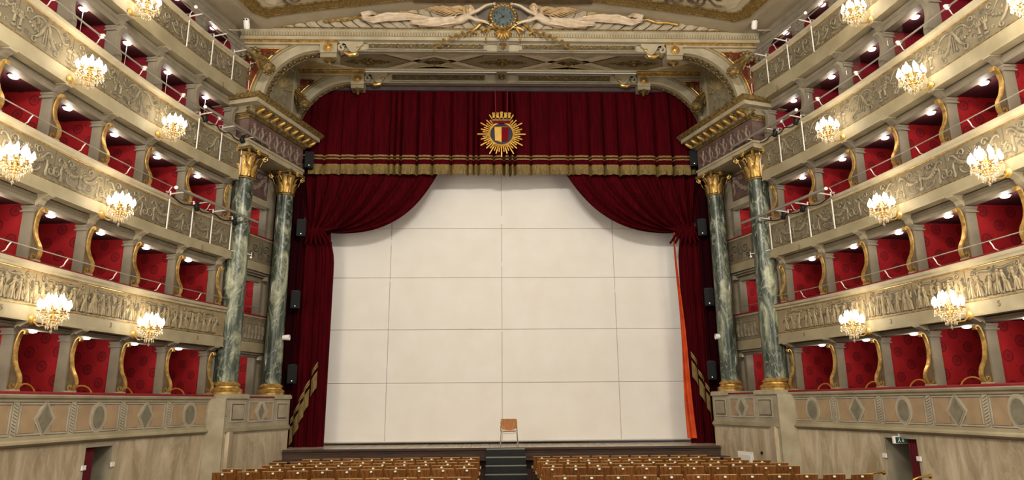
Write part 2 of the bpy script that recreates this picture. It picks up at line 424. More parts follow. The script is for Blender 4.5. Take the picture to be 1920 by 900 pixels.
def orn_fan(mb, W, H, mp, rnd):
    """shell with garlands and hanging drops (second tier)"""
    for k in range(7):
        a = math.pi*(.12+.76*k/6); ribbon(mb, [(.02*math.cos(a), H*.56+.02*math.sin(a)), (.15*math.cos(a), H*.56+.17*math.sin(a))], .012, .03, .02, mp)
    def half(g):
        ribbon(mb, [(g*x, y) for x, y in bez((.06, H*.52), (.2, H*.35), (.32, H*.45), (.44, H*.72), 10)], .035, .03, .03, mp)
        ribbon(mb, [(g*x, y) for x, y in bez((.44, H*.72), (.5, H*.9), (.62, H*.86), (.6, H*.7), 8)], .025, .02, .025, mp)
        for q in range(7):
            t = q/6; blob(mb, g*(.1+.34*t), H*(.46+.10*math.sin(math.pi*t)*-1+.14*t), .04, .035, .03, mp, 6)
        ribbon(mb, [(g*x, y) for x, y in spiral(.28, H*.8, .09, 1.2, 0, 1, 14)], .02, .012, .022, mp)
        ribbon(mb, [(g*x, y) for x, y in spiral(.62, H*.3, .11, 1.3, math.pi/2, -1, 14)], .024, .012, .022, mp)
        ribbon(mb, [(g*.5, H*.6), (g*.52, H*.42), (g*.5, H*.22), (g*.51, H*.1)], .03, .02, .025, mp)
        ribbon(mb, [(g*x, y) for x, y in bez((.1, H*.12), (.22, H*.02), (.34, H*.12), (.36, H*.28), 8)], .02, .016, .02, mp)
        blob(mb, g*.5, H*.16, .035, .07, .03, mp)
    sym(half)
    ribbon(mb, [(0, H*.5), (0, H*.1)], .03, .016, .025, mp); blob(mb, 0, H*.52, .05, .05, .035, mp)
    blob(mb, 0, H*.14, .06, .05, .03, mp)
    fill(mb, H, mp, rnd)
def orn_drape(mb, W, H, mp, rnd):
    """looped ribbon with two falling tails and urns (third tier)"""
    blob(mb, 0, H*.86, .055, .06, .035, mp); ribbon(mb, spiral(0, H*.86, .05, 1, 0, 1, 10, .02), .014, .01, .045, mp)
    def half(g):
        ribbon(mb, [(g*x, y) for x, y in bez((.03, H*.8), (.1, H*.6), (.1, H*.4), (.28, H*.22), 10)], .035, .03, .03, mp)
        ribbon(mb, [(g*x, y) for x, y in spiral(.27, H*.14, .07, 1.1, math.pi/2, -1, 12)], .02, .012, .025, mp)
        ribbon(mb, [(g*x, y) for x, y in bez((.05, H*.86), (.16, H*.98), (.3, H*.9), (.36, H*.72), 9)], .025, .018, .024, mp)
        ribbon(mb, [(g*x, y) for x, y in bez((.36, H*.72), (.42, H*.58), (.52, H*.6), (.56, H*.74), 8)], .018, .018, .02, mp)
        ribbon(mb, [(g*x, y) for x, y in spiral(.48, H*.86, .07, 1.1, math.pi, -1, 12)], .018, .01, .02, mp)
        blob(mb, g*.62, H*.52, .075, .04, .03, mp); ribbon(mb, [(g*.62, H*.5), (g*.62, H*.24)], .02, .045, .03, mp); blob(mb, g*.62, H*.16, .06, .025, .028, mp)
        for q in range(4): ribbon(mb, [(g*(.57+.03*q), H*.56), (g*(.53+.06*q), H*.68)], .01, .02, .02, mp)
        for q in range(5): blob(mb, g*(.14+.07*q), H*(.5-.06*math.sin(q*1.0)), .03, .03, .024, mp, 6)
    sym(half)
    for q in range(3): ribbon(mb, [(-.05+.05*q, H*.7), (-.06+.06*q, H*.2)], .014, .018, .02, mp)
    fill(mb, H, mp, rnd)
def orn_scroll(mb, W, H, mp, rnd):
    """running acanthus scrolls with a palmette (top tier)"""
    for k in range(5):
        a = math.pi*(.14+.72*k/4); ribbon(mb, [(.02*math.cos(a), H*.35), (.13*math.cos(a), H*.35+.2*math.sin(a))], .014, .03, .02, mp)
    def half(g):
        ribbon(mb, [(g*x, y) for x, y in bez((.05, H*.2), (.25, -.02), (.35, H*.5), (.3, H*.75), 10)], .03, .024, .026, mp)
        ribbon(mb, [(g*x, y) for x, y in spiral(.22, H*.72, .1, 1.4, 0, 1, 14)], .026, .012, .025, mp)
        ribbon(mb, [(g*x, y) for x, y in bez((.3, H*.3), (.45, H*.1), (.6, H*.3), (.66, H*.55), 8)], .026, .02, .024, mp)
        ribbon(mb, [(g*x, y) for x, y in spiral(.55, H*.6, .11, 1.4, 0, 1, 14)], .026, .012, .025, mp)
        for q in range(4): blob(mb, g*(.12+.16*q), H*(.12 if q % 2 else .9), .045, .03, .022, mp, 6)
    sym(half)
    blob(mb, 0, H*.3, .05, .05, .03, mp)
    fill(mb, H, mp, rnd)
def orn_figures(mb, W, H, mp, rnd):
    """procession of draped figures under ribbons and garlands (first tier)"""
    xs = [-.56, -.36, -.17, .05, .24, .45, .6]
    for i, x in enumerate(xs):
        x += rnd.uniform(-.03, .03); h = H*rnd.uniform(.66, .8); lean = rnd.uniform(-.08, .08)
        blob(mb, x+lean, h, .028, .035, .035, mp, 8)
        ribbon(mb, [(x+lean, h-.03), (x+lean*.7, h*.72), (x+lean*.2, h*.42), (x, H*.06)], .035, .055, .035, mp)
        for g in (-1, 1):
            ribbon(mb, [(x+lean+g*.03, h-.07), (x+lean+g*rnd.uniform(.06, .11), h*rnd.uniform(.6, .75)), (x+lean+g*rnd.uniform(.02, .14), h*rnd.uniform(.5, .95))], .016, .01, .03, mp)
            ribbon(mb, bez((x+g*.02, h*.55), (x+g*.06, h*.4), (x+g*.03, h*.2), (x+g*.08, H*.05), 6), .014, .018, .04, mp)
    def half(g):
        ribbon(mb, [(g*x, y) for x, y in bez((.02, H*.92), (.15, H*.72), (.3, H*.98), (.4, H*.84), 10)], .016, .014, .018, mp)
        ribbon(mb, [(g*x, y) for x, y in spiral(.5, H*.88, .06, 1.1, math.pi, -1, 10)], .016, .01, .018, mp)
        for q in range(5): blob(mb, g*(.08+.12*q), H*(.1+.03*(q % 2)), .05, .025, .02, mp, 6)
    sym(half)

    fill(mb, H, mp, rnd)
# ---------------------------------------------------------------- the tiers of boxes
#  rail height, parapet bottom, fascia bottom, top of the opening, underside of the tier above
TIER = [(.22, -.50, -.70, 1.40, 1.50), (2.55, 1.78, 1.50, 3.68, 3.88), (4.92, 4.14, 3.88, 5.98, 6.14), (7.31, 6.46, 6.14, 8.28, 8.52), (9.69, 8.93, 8.52, 10.42, 10.76)]
NTH = ['ground', 'first', 'second', 'third', 'top']
SIDE = {-1: 'left', 1: 'right'}
ORN = {1: orn_figures, 2: orn_fan, 3: orn_drape, 4: orn_scroll}
balcony = {}
def pmap(side, s0, zb, off=0.):
    """ornament coordinates -> parapet front, u measured along the curve from s0"""
    k = .1238
    return lambda u, v, h: CP(s0+u*k, off-h, zb+v, side)
for side in (-1, 1):
    sn = SIDE[side]
    for k, (h, pb, fb, bt, up) in enumerate(TIER):
        desc = {0: 'lowest box tier, parapet with ovals and diamonds', 1: 'first raised box tier, parapet carved with figures', 2: 'second raised box tier, parapet carved with garlands', 3: 'third raised box tier, parapet carved with looped ribbons', 4: 'topmost tier of arched boxes under the ceiling'}[k]
        root = thing('box_tier', '%s, %s side of the hall' % (desc, sn), 'balcony', CP(.55, 0, fb, side))
        balcony[side, k] = root
        m = MB(); curve_sweep(m, [(0, h-.06), (0, pb), (.14, pb), (.14, h-.06)], side); m.build('parapet', p0 if k == 0 else panel_1 if k == 1 else panel_m, root)
        m = MB(); curve_sweep(m, [(.0, h-.135), (-.03, h-.125), (-.035, h-.085), (-.075, h-.06), (-.09, h-.02), (-.09, h), (.2, h), (.2, h-.08)], side); m.build('rail_moulding', cream, root)
        m = MB(); curve_sweep(m, [(-.035, h+.0), (-.03, h+.035), (.02, h+.055), (.22, h+.055), (.22, h)], side); m.build('velvet_rail', velvet_rail, root)
        if k:
            m = MB(); curve_sweep(m, [(.0, h-.152), (-.018, h-.15), (-.022, h-.143), (-.018, h-.136), (0, h-.132)], side); m.build('gilt_bead', gold, root)
            m = MB(); curve_sweep(m, [(.0, pb+.02), (-.018, pb+.02), (-.022, pb), (-.01, pb-.01), (0, pb-.01)], side); m.build('lower_bead', gold_d, root)
            m = MB(); curve_sweep(m, [(-.012, pb), (-.03, pb-.03), (-.03, fb+.05), (-.05, fb+.04), (-.05, fb), (.1, fb), (.1, pb)], side); m.build('fascia', cream_d, root)
            m = MB(); curve_sweep(m, [(.0, fb+.004), (.34, fb+.004), (.34, fb+.12), (.0, fb+.12)], side); m.build('soffit', cream_d, root)
        # beam over the boxes and coloured ceiling inside them
        prof = [(.2, up), (.17, up-.02), (.17, (bt+up)/2+.01), (.2, (bt+up)/2-.01), (.21, bt), (.42, bt), (.42, up)]
        m = MB(); curve_sweep(m, prof, side); m.build('beam', grey_p, root)
        m = MB(); curve_sweep(m, [(.4, bt+.03), (1.95, bt+.06), (1.95, up-.006), (.4, up-.006)], side, step=.06); m.build('box_ceiling', box_ceil, root)
        m = MB(); ss = srange(S0, S1, .03)
        m.sweep([[CP(s, 1.8, z, side) for z in (fb+.1, bt+.1)] for s in ss], False, False)
        m.build('back_wall', fabric_red if k < 3 else box_red_plain, root, uv=[(arc(s), z) for s in ss for z in (fb+.1, bt+.1)])
        m = MB(); curve_sweep(m, [(.1, fb+.13), (1.85, fb+.13), (1.85, fb+.2), (.1, fb+.2)], side, step=.06); m.build('box_floor', dkwood, root)
        # partitions, posts, capitals, consoles, corbels: one of each per bay
        for i, s in enumerate(PIL):
            n = NRM(s, side); t = (CP(s+.001, 0, 0, side)-CP(s-.001, 0, 0, side)).normalized(); o = CP(s, 0, 0, side)
            def T(d, a, z): return o+n*d+t*a+Vector((0, 0, z))
            m = MB(); zz = (fb+.2, bt+.06)
            P = [T(d, a, z) for a in (-.03, .03) for d in (.4, 1.85) for z in zz]
            m.hexa(P); m.build('partition', fabric_red if k < 3 else box_red_plain, root, uv=[(d+s, z) for a in (0, 1) for d in (.4, 1.85) for z in zz])
            hw = .065
            top = bt-.02
            if k == 4: top = bt+.02
            m = MB(); m.hexa([T(d, a, z) for a in (-hw, hw) for d in (.2, .42) for z in (h, top)])
            post = m.build('post', grey_p, root)
            m = MB()
            zc = top
            for (dz0, dz1, ex) in ((-.12, -.09, .035), (-.09, -.045, .015), (-.045, 0., .03)):
                m.hexa([T(d, a, zc+z) for a in (-hw-ex, hw+ex) for d in (.2-ex*.4, .42+ex) for z in (dz0, dz1)])
            m.build('capital', grey_p, post)
            # corbel below the tier above
            if k < 4:
                m = MB(); pr = [(.2, up), (-.02, up), (-.03, up-.035), (.03, up-.055), (.1, up-.1), (.14, bt+.02), (.2, bt-.02)]
                m.prism(pr, lambda u, v, q: T(u, q, v), -.075, .075); m.build('corbel', cream if k < 2 else grey_p, root)
                m = MB(); m.hexa([T(d, a, z) for a in (-.09, .09) for d in (-.045, .2) for z in (up-.022, up-.001)]); m.build('corbel_cap', cream, root)
            if k < 3:
                H = bt-h
                path = [(.03, bt-.13), (.015, bt-.1), (.03, bt-.065), (.07, bt-.06), (.11, bt-.1)]
                path += bez((.11, bt-.1), (.2, bt-.3), (.18, h+.62), (.1, h+.46), 8)[1:]
                path += bez((.1, h+.46), (.0, h+.32), (-.03, h+.22), (.04, h+.1), 6)[1:]
                path += spiral(.095, h+.15, .065, 1.1, -2.6, 1, 12, .015)[1:]
                m = MB(); rings = []
                for q, (d, z) in enumerate(path):
                    a = path[max(q-1, 0)]; b = path[min(q+1, len(path)-1)]; l = math.hypot(b[0]-a[0], b[1]-a[1]) or 1
                    nd, nz = -(b[1]-a[1])/l*.014, (b[0]-a[0])/l*.014
                    rings.append([T(d+nd, -.042, z+nz), T(d+nd, .042, z+nz), T(d-nd, .042, z-nz), T(d-nd, -.042, z-nz)])
                m.sweep(rings); con = m.build('console', gold, root)
                m = MB(); web = [(.2, bt-.1), (.13, bt-.12)]+bez((.13, bt-.12), (.21, bt-.3), (.19, h+.62), (.11, h+.46), 6)[1:]+bez((.11, h+.46), (.03, h+.33), (.0, h+.2), (.06, h+.08), 5)[1:]+[(.2, h+.06)]
                m.prism(web, lambda u, v, q: T(u, q, v), -.026, .026); m.build('console_web', umber, con)
                m = MB(); m.hexa([T(d, a, z) for a in (-.06, .06) for d in (.02, .2) for z in (h+.05, h+.085)]); m.build('console_foot', cream_d, con)
            elif k == 3:
                web = [(.2, bt-.02), (.02, bt-.02), (.01, bt-.07), (.06, bt-.1)]+bez((.06, bt-.1), (.16, bt-.16), (.16, h+.6), (.1, h+.4), 7)[1:]+bez((.1, h+.4), (.04, h+.28), (.03, h+.15), (.08, h+.05), 5)[1:]+[(.2, h+.05)]
                m = MB(); m.prism(web, lambda u, v, q: T(u, q, v), -.055, .055); m.build('console', grey_p, root)
            else:
                for g in (-1, 1):   # arched spandrels at the head of the top boxes
                    m = MB(); sp = [(hw, bt+.02), (hw, bt-.42)]+bez((hw, bt-.42), (hw+.08, bt-.14), (hw+.22, bt-.02), (hw+.5, bt+.0), 8)[1:]+[(hw+.5, bt+.02)]
                    m.prism([(g*u, v) for u, v in sp], lambda u, v, q: T(q, u, v), .22, .36); m.build('spandrel', grey_p, root)
                web = [(.2, bt), (.05, bt), (.12, bt-.12), (.15, bt-.3), (.13, h+.45), (.08, h+.25), (.12, h+.05), (.2, h+.05)]
                m = MB(); m.prism(web, lambda u, v, q: T(u, q, v), -.05, .05); m.build('console', grey_p, root)
        # reliefs, one per bay
        rnd = random.Random(31*k+side)
        for i in range(len(EDGES)-1):
            a, b = EDGES[i], EDGES[i+1]; mid = (a+b)/2
            if k == 0:
                zc = (h-.1+pb)/2-.02; mp = pmap(side, mid, zc)
                H2 = .24
                m = MB(); m.prism([(-.56, -H2), (-.2, -H2), (-.2, H2), (-.56, H2)], mp, .0, .012); m.build('painted_panel', pinkp, root)
                m = MB(); m.prism([(.2, -H2), (.56, -H2), (.56, H2), (.2, H2)], mp, .0, .012); m.build('painted_panel', pinkp, root)
                def frame(mb, pts, wd, hh):
                    P = pts+[pts[0]]; n = len(pts)
                    for j in range(n):
                        (x0, y0), (x1, y1) = P[j], P[j+1]; q = 1+wd/.3
                        mb.prism([(x0, y0), (x1, y1), (x1*q if abs(x1) < .33 else x1+math.copysign(wd, x1), y1+math.copysign(wd, y1) if abs(y1) > .02 else y1), (x0*q if abs(x0) < .33 else x0+math.copysign(wd, x0), y0+math.copysign(wd, y0) if abs(y0) > .02 else y0)], mp, 0, hh)
                if i % 2 == 0:
                    el = [(.15*math.cos(2*math.pi*j/20), .22*math.sin(2*math.pi*j/20)) for j in range(20)]
                else: el = [(.17, 0), (0, .25), (-.17, 0), (0, -.25)]
                def off(pts, q): return [(x*(1+q/.16), y*(1+q/.23)) for x, y in pts]
                m = MB(); m.prism(off(el, .09), mp, 0, .018); m.build('moulded_border', p0r, root)
                m = MB(); m.prism(off(el, .045), mp, 0, .026); m.build('inner_border', p0, root)
                m = MB(); m.prism(el, mp, 0, .034); m.build('oval_panel' if i % 2 == 0 else 'diamond_panel', slate, root)
                m = MB()
                for (x0, x1, y0, y1) in ((-.6, .6, H2+.015, H2+.04), (-.6, .6, -H2-.04, -H2-.015), (-.6, -.575, -H2, H2), (.575, .6, -H2, H2)):
                    nseg = 6 if x1-x0 > .5 else 1
                    for j in range(nseg):
                        xa, xb = x0+(x1-x0)*j/nseg, x0+(x1-x0)*(j+1)/nseg
                        m.prism([(xa, y0), (xb, y0), (xb, y1), (xa, y1)], mp, 0, .02)
                m.build('panel_frame', p0r, root)
                mp2 = pmap(side, b, zc)
                m = MB(); m.prism([(-.06, -.3), (.06, -.3), (.06, .3), (-.06, .3)], mp2, 0, .016); pl = m.build('braid_strip', p0r, root)
                m = MB()
                for j in range(10):
                    ribbon(m, [(-.045, -.28+.056*j), (0, -.26+.056*j), (.045, -.28+.056*j+.045)], .012, .012, .012, lambda u, v, q: mp2(u, v, q+.016))
                m.build('braid', p0, pl)
            else:
                m = MB(); H = h-.16-pb-.04
                ORN[k](m, 1.3, H, pmap(side, mid, pb+.03), rnd)
                m.build('carved_relief', relief_1 if k == 1 else relief_m, root, smooth=True, fix=False)
                m = MB(); m.prism([(-.006, 0), (.006, 0), (.006, H), (-.006, H)], pmap(side, b, pb+.03), 0, .004); m.build('panel_joint', relief_d, root)
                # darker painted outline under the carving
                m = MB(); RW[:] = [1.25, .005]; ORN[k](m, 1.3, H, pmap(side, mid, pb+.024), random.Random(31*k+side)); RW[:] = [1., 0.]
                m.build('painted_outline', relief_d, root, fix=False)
        if k == 0:   # bottom moulding
            m = MB(); curve_sweep(m, [(0, pb), (-.02, pb-.01), (-.03, pb-.07), (-.07, pb-.1), (-.08, pb-.14), (-.05, pb-.17), (0, pb-.2), (.1, pb-.2), (.1, pb)], side); m.build('base_moulding', cream_d, root)
        # box numbers under the first tier
        if k == 1:
            for i in range(5):
                s = (EDGES[i]+EDGES[i+1])/2-.02*0; p = CP(s, -.036, (pb+fb)/2+.02, side)
                mt = Matrix.Translation(p) @ Matrix.Rotation(face_rz(s, side), 4, 'Z') @ Matrix.Rotation(math.pi/2, 4, 'X')
                text_part('box_number', str(i+1), .15, numeral_m, root, mt)
        # closing cheek at the stage end
        m = MB(); P = [CP(S0-.012, d, z, side) for d in (.02, 2.) for z in (fb, up)]; Q = [CP(S0, d, z, side) for d in (.02, 2.) for z in (fb, up)]
        m.hexa([CP(s, d, z, side) for s in (S0-.016, S0-.006) for d in (.3, 1.9) for z in (fb, up-.006)]); m.build('end_cheek', cream, root)

# marble dado wall with a doorway on each side
def wall_strip(m, side, a, b, z0, z1, th=.12):
    m.sweep([[CP(s, d, z, side) for d, z in ((.02, z0), (.02, z1), (.02+th, z1), (.02+th, z0))] for s in srange(a, b, .02)])
DOOR = {-1: (.490, .590), 1: (.472, .592)}
for side in (-1, 1):
    a, b = DOOR[side]; sn = SIDE[side]
    m = MB(); wall_strip(m, side, .12, a, FZ, -.69); wall_strip(m, side, b, S1, FZ, -.69); wall_strip(m, side, a, b, -.74, -.69)
    wl = m.build('wall_'+sn, wall_marble); tag(wl, 'beige veined marble dado wall below the %s boxes' % sn, kind='structure')
    m = MB()
    for s in (a, b):
        e = .004 if s == a else -.004
        m.hexa([CP(q, d, z, side) for q in (s, s+e) for d in (.02, 1.2) for z in (FZ, -.74)])
    m.hexa([CP(q, d, z, side) for q in (a, b) for d in (.02, 1.2) for z in (-.80, -.74)])
    m.hexa([CP(q, d, z, side) for q in (a-.01, b+.01) for d in (1.2, 1.25) for z in (FZ, -.74)])
    jm = m.build('door_1' if side < 0 else 'door_2', p0); tag(jm, 'open doorway recess in the %s marble wall' % sn, kind='structure')
    m = MB(); 
    for s in (a-.003, b+.003):
        m.hexa([CP(q, d, z, side) for q in (s-.003, s+.003) for d in (.005, .03) for z in (FZ, -.72)])
    m.build('door_trim', cream, jm)
    # red curtain drawn inside the doorway
    cs, ce = (b-.048, b-.006)
    m = MB()
    m.grid(lambda u, v: CP(cs+(ce-cs)*u, .12+.03*math.sin(u*30), FZ+.02+(1.46)*v, side), 40, 3)
    c = m.build('door_curtain', doorcurt, smooth=True); tag(c, 'dark red curtain hanging in the %s doorway' % sn, 'curtain')

# ---------------------------------------------------------------- splayed proscenium walls
A2, B2 = Vector((7.12, 17.97)), Vector((6.29, 20.63))
_d = (B2-A2).normalized(); LSP = (B2-A2).length
_n = Vector((-_d.y, _d.x)); _n = _n if _n.x > 0 else -_n
def SP(side, a, o, z):
    p = A2+_d*a+_n*o; return Vector((side*p.x, p.y, z))
def spbox(m, side, a0, a1, o0, o1, z0, z1):
    return m.hexa([SP(side, a, o, z) for a in (a0, a1) for o in (o0, o1) for z in (z0, z1)])
def sprz(side):
    n = -Vector((side*_n.x, _n.y)); return math.atan2(n.x, -n.y)
ZP = .29
for side in (-1, 1):
    sn = SIDE[side]
    m = MB(); spbox(m, side, 0, LSP, 0, 1.0, FZ, -.66)
    m.hexa([Vector((side*x, y, z)) for x in (7.0, 7.8) for y in (17.99, 18.6) for z in (FZ, -.66)])
    ww = m.build('wall_proscenium_'+sn, wall_marble); tag(ww, 'beige marble base of the %s proscenium pier' % sn, kind='structure')
    m = MB(); spbox(m, side, -.02, .10, -.02, .3, FZ, -.62)
    m.hexa([Vector((side*x, y, z)) for x in (7.13, 7.66) for y in (17.9, 18.1) for z in (FZ, .17)])
    m.build('pier_strip', cream, ww)
    m = MB(); spbox(m, side, .0, LSP, -.0, 1.6, -.66, .2); m.build('pedestal_block', p0, ww)
    m = MB()
    for (z0, z1, e) in ((-.7, -.66, .03), (-.66, -.6, .06), (-.6, -.56, .03)): spbox(m, side, -.03, LSP+.01, -e, .2, z0, z1)
    m.build('pedestal_moulding', cream_d, ww)
    for a0, a1 in ((-.0, .82), (2.02, LSP)):
        m = MB(); spbox(m, side, a0-.03, a1+.02, -.04, .9, .17, ZP-.02); spbox(m, side, a0, a1, -.02, .9, ZP-.02, ZP); m.build('column_plinth', cream, ww)
    m = MB(); spbox(m, side, .84, 2.0, -.02, .3, .2, .235); m.build('velvet_ledge', velvet_rail, ww)
    for a0, a1 in ((.22, .68), (2.2, 2.62)):
        m = MB(); spbox(m, side, a0-.06, a1+.06, -.014, .1, -.42, .08); q = m.build('panel_frame', p0r, ww)
        m = MB(); spbox(m, side, a0-.02, a1+.02, -.02, .1, -.38, .04); m.build('painted_groove_shadow', relief_d, q)  # dark plate, a groove's shade put into its colour; no real recess
        m = MB(); spbox(m, side, a0+.01, a1-.01, -.034, .1, -.35, .01); m.build('stone_panel', p0, q)
    def fr(u, v, q): return SP(side, 1.42+u, -q, -.17+v)
    for g in (-1, 1):
        m = MB(); m.prism([(g*.2, -.2), (g*.46, -.2), (g*.46, .2), (g*.2, .2)], fr, 0, .012); m.build('painted_panel', pinkp, ww)
    m = MB(); m.prism([(.3, 0), (.1, .27), (-.1, .27), (-.3, 0), (-.1, -.27), (.1, -.27)], fr, 0, .02); m.build('moulded_border', p0r, ww)
    m = MB(); m.prism([(.13, 0), (0, .22), (-.13, 0), (0, -.22)], fr, 0, .03); m.build('diamond_panel', slate, ww)
    m = MB(); m.prism([(-.54, -.27), (-.54, .27), (-.52, .27), (-.52, -.27)], fr, 0, .02); m.prism([(.52, -.27), (.52, .27), (.54, .27), (.54, -.27)], fr, 0, .02)
    m.prism([(-.54, .24), (.54, .24), (.54, .27), (-.54, .27)], fr, 0, .018); m.prism([(-.54, -.27), (.54, -.27), (.54, -.24), (-.54, -.24)], fr, 0, .018); m.build('panel_frame', p0r, ww)
    # wall behind the columns with three openings
    m = MB(); OW = 1.02
    for z0, z1 in ((6.0, 7.12), (3.70, 3.95), (1.45, 1.55)): spbox(m, side, -.1, LSP, OW, OW+.3, z0, z1)
    spbox(m, side, 2.36, LSP, OW, OW+.3, .2, 6.02); spbox(m, side, -.1, .35, OW, OW+.3, .2, 6.02)
    q = m.build('pier_wall', cream, ww)
    m = MB()
    for z0, z1 in ((.25, 1.47), (2.5, 3.72), (4.9, 6.0)):
        spbox(m, side, 2.30, 2.42, OW-.05, OW+.2, z0, z1); spbox(m, side, .4, 2.42, OW-.05, OW+.1, z1-.1, z1)
    m.build('opening_frame', grey_p, q)
    for z0, z1 in ((.2, 1.45), (1.6, 3.7), (4.0, 6.0)):
        uvb = []
        m = MB(); spbox(m, side, .3, 2.4, OW+1.0, OW+1.05, z0, z1); spbox(m, side, 2.32, 2.36, OW+.1, OW+1.05, z0, z1)
        for vv in m.v: uvb.append((vv[0]+vv[1], vv[2]))
        m.build('box_lining', fabric_red, ww, uv=uvb)
        m = MB(); spbox(m, side, .3, 2.4, OW+.1, OW+1.05, z1-.03, z1+.02); m.build('box_lining_ceiling', box_ceil, ww)
    # frieze panel with a garland above the upper opening
    m = MB(); spbox(m, side, .55, 2.3, OW-.03, OW+.05, 6.22, 7.02); q = m.build('garland_panel', purple, ww)
    m = MB(); fg = lambda u, v, h: SP(side, 1.42+u, OW-.03-h, 6.3+v)
    for j in range(26):
        t = -1+2*j/25; blob(m, .72*t, .5*t*t+.1+.03*math.sin(j*2.3), .075, .07, .06, fg, 7)
    for g in (-1, 1):
        ribbon(m, [(g*.72, .6), (g*.78, .4), (g*.72, .2), (g*.78, .05)], .05, .03, .04, fg); ribbon(m, spiral(g*.4, .55, .1, 1.2, 0, g, 12), .025, .015, .03, fg)
    m.build('garland', purple_r, q)
    # little balconies between the columns
    for k in (1, 2):
        h, pb, fb, bt, up = TIER[k]
        rt = thing('small_balcony', 'small carved balcony between the %s marble columns, %s' % (sn, 'the lower one' if k == 1 else 'the upper one'), 'balcony', SP(side, 1.9, .8, fb))
        m = MB(); spbox(m, side, 1.25, 2.5, .8, .95, pb, h-.04); spbox(m, side, 1.25, 1.37, .8, OW+.1, pb, h-.04); m.build('parapet', panel_m, rt)
        m = MB(); spbox(m, side, 1.23, 2.5, .775, OW+.05, h-.05, h); m.build('rail_moulding', cream_d, rt)
        m = MB(); spbox(m, side, 1.21, 2.5, .77, OW+.05, h, h+.045); m.build('velvet_rail', velvet_rail, rt)
        m = MB(); spbox(m, side, 1.235, 2.5, .77, OW+.1, fb, pb); spbox(m, side, 1.24, 2.5, .78, OW+.1, fb-.0, fb+.05); m.build('fascia', cream_d, rt)
        m = MB(); spbox(m, side, 1.28, 2.5, .83, OW+.1, fb-.06, fb); spbox(m, side, 1.34, 2.45, .9, OW+.1, fb-.12, fb-.06); m.build('underside_moulding', grey_p, rt)
        m = MB(); spbox(m, side, 2.36, 2.5, .86, OW+.02, fb-.2, fb-.06); m.build('corbel', cream, rt)
        m = MB(); ff = lambda u, v, q: SP(side, 1.93+u, .8-q, pb+.05+v); HH = h-pb-.14
        if k == 1:
            for x in (-.4, -.24, -.08, .08, .24, .4):
                blob(m, x, HH*.8, .03, .04, .035, ff); ribbon(m, [(x, HH*.72), (x+.02, HH*.4), (x-.01, HH*.08)], .04, .055, .035, ff)
                for g in (-1, 1): ribbon(m, [(x+g*.03, HH*.66), (x+g*.07, HH*.5), (x+g*.05, HH*.3)], .014, .012, .03, ff)
        else:
            for g in (-1, 1):
                ribbon(m, spiral(g*.25, HH*.6, .15, 1.4, 0, g, 16), .03, .014, .03, ff); ribbon(m, spiral(g*.38, HH*.25, .11, 1.4, 2, -g, 16), .026, .012, .03, ff)
                ribbon(m, [(g*.04, HH*.9), (g*.12, HH*.5), (g*.06, HH*.1)], .03, .02, .03, ff)
            blob(m, 0, HH*.5, .08, .14, .04, ff)
        m.build('carved_relief', relief_d if k == 2 else relief_m, rt, smooth=True, fix=False)
        m = MB(); 
        for z0, z1, a0, a1 in ((pb+.02, pb+.04, 1.4, 2.46), (h-.09, h-.07, 1.4, 2.46), (pb+.02, h-.07, 1.4, 1.42)): spbox(m, side, a0, a1, .785, .81, z0, z1)
        m.build('panel_frame', relief_m, rt)
        # thin rail of the little box
        m = MB(); m.tube([SP(side, 1.3, .86, h+.26), SP(side, 2.3, .86, h+.26)], .009, 6); m.tube([SP(side, 1.35, .9, h+.02), SP(side, 1.36, .86, h+.15), SP(side, 1.35, .86, h+.26)], .008, 6)
        o = m.build('hand_rail', pipe_m); tag(o, 'thin metal rail above the %s small balcony, %s columns' % ('lower' if k == 1 else 'upper', sn), 'rail')

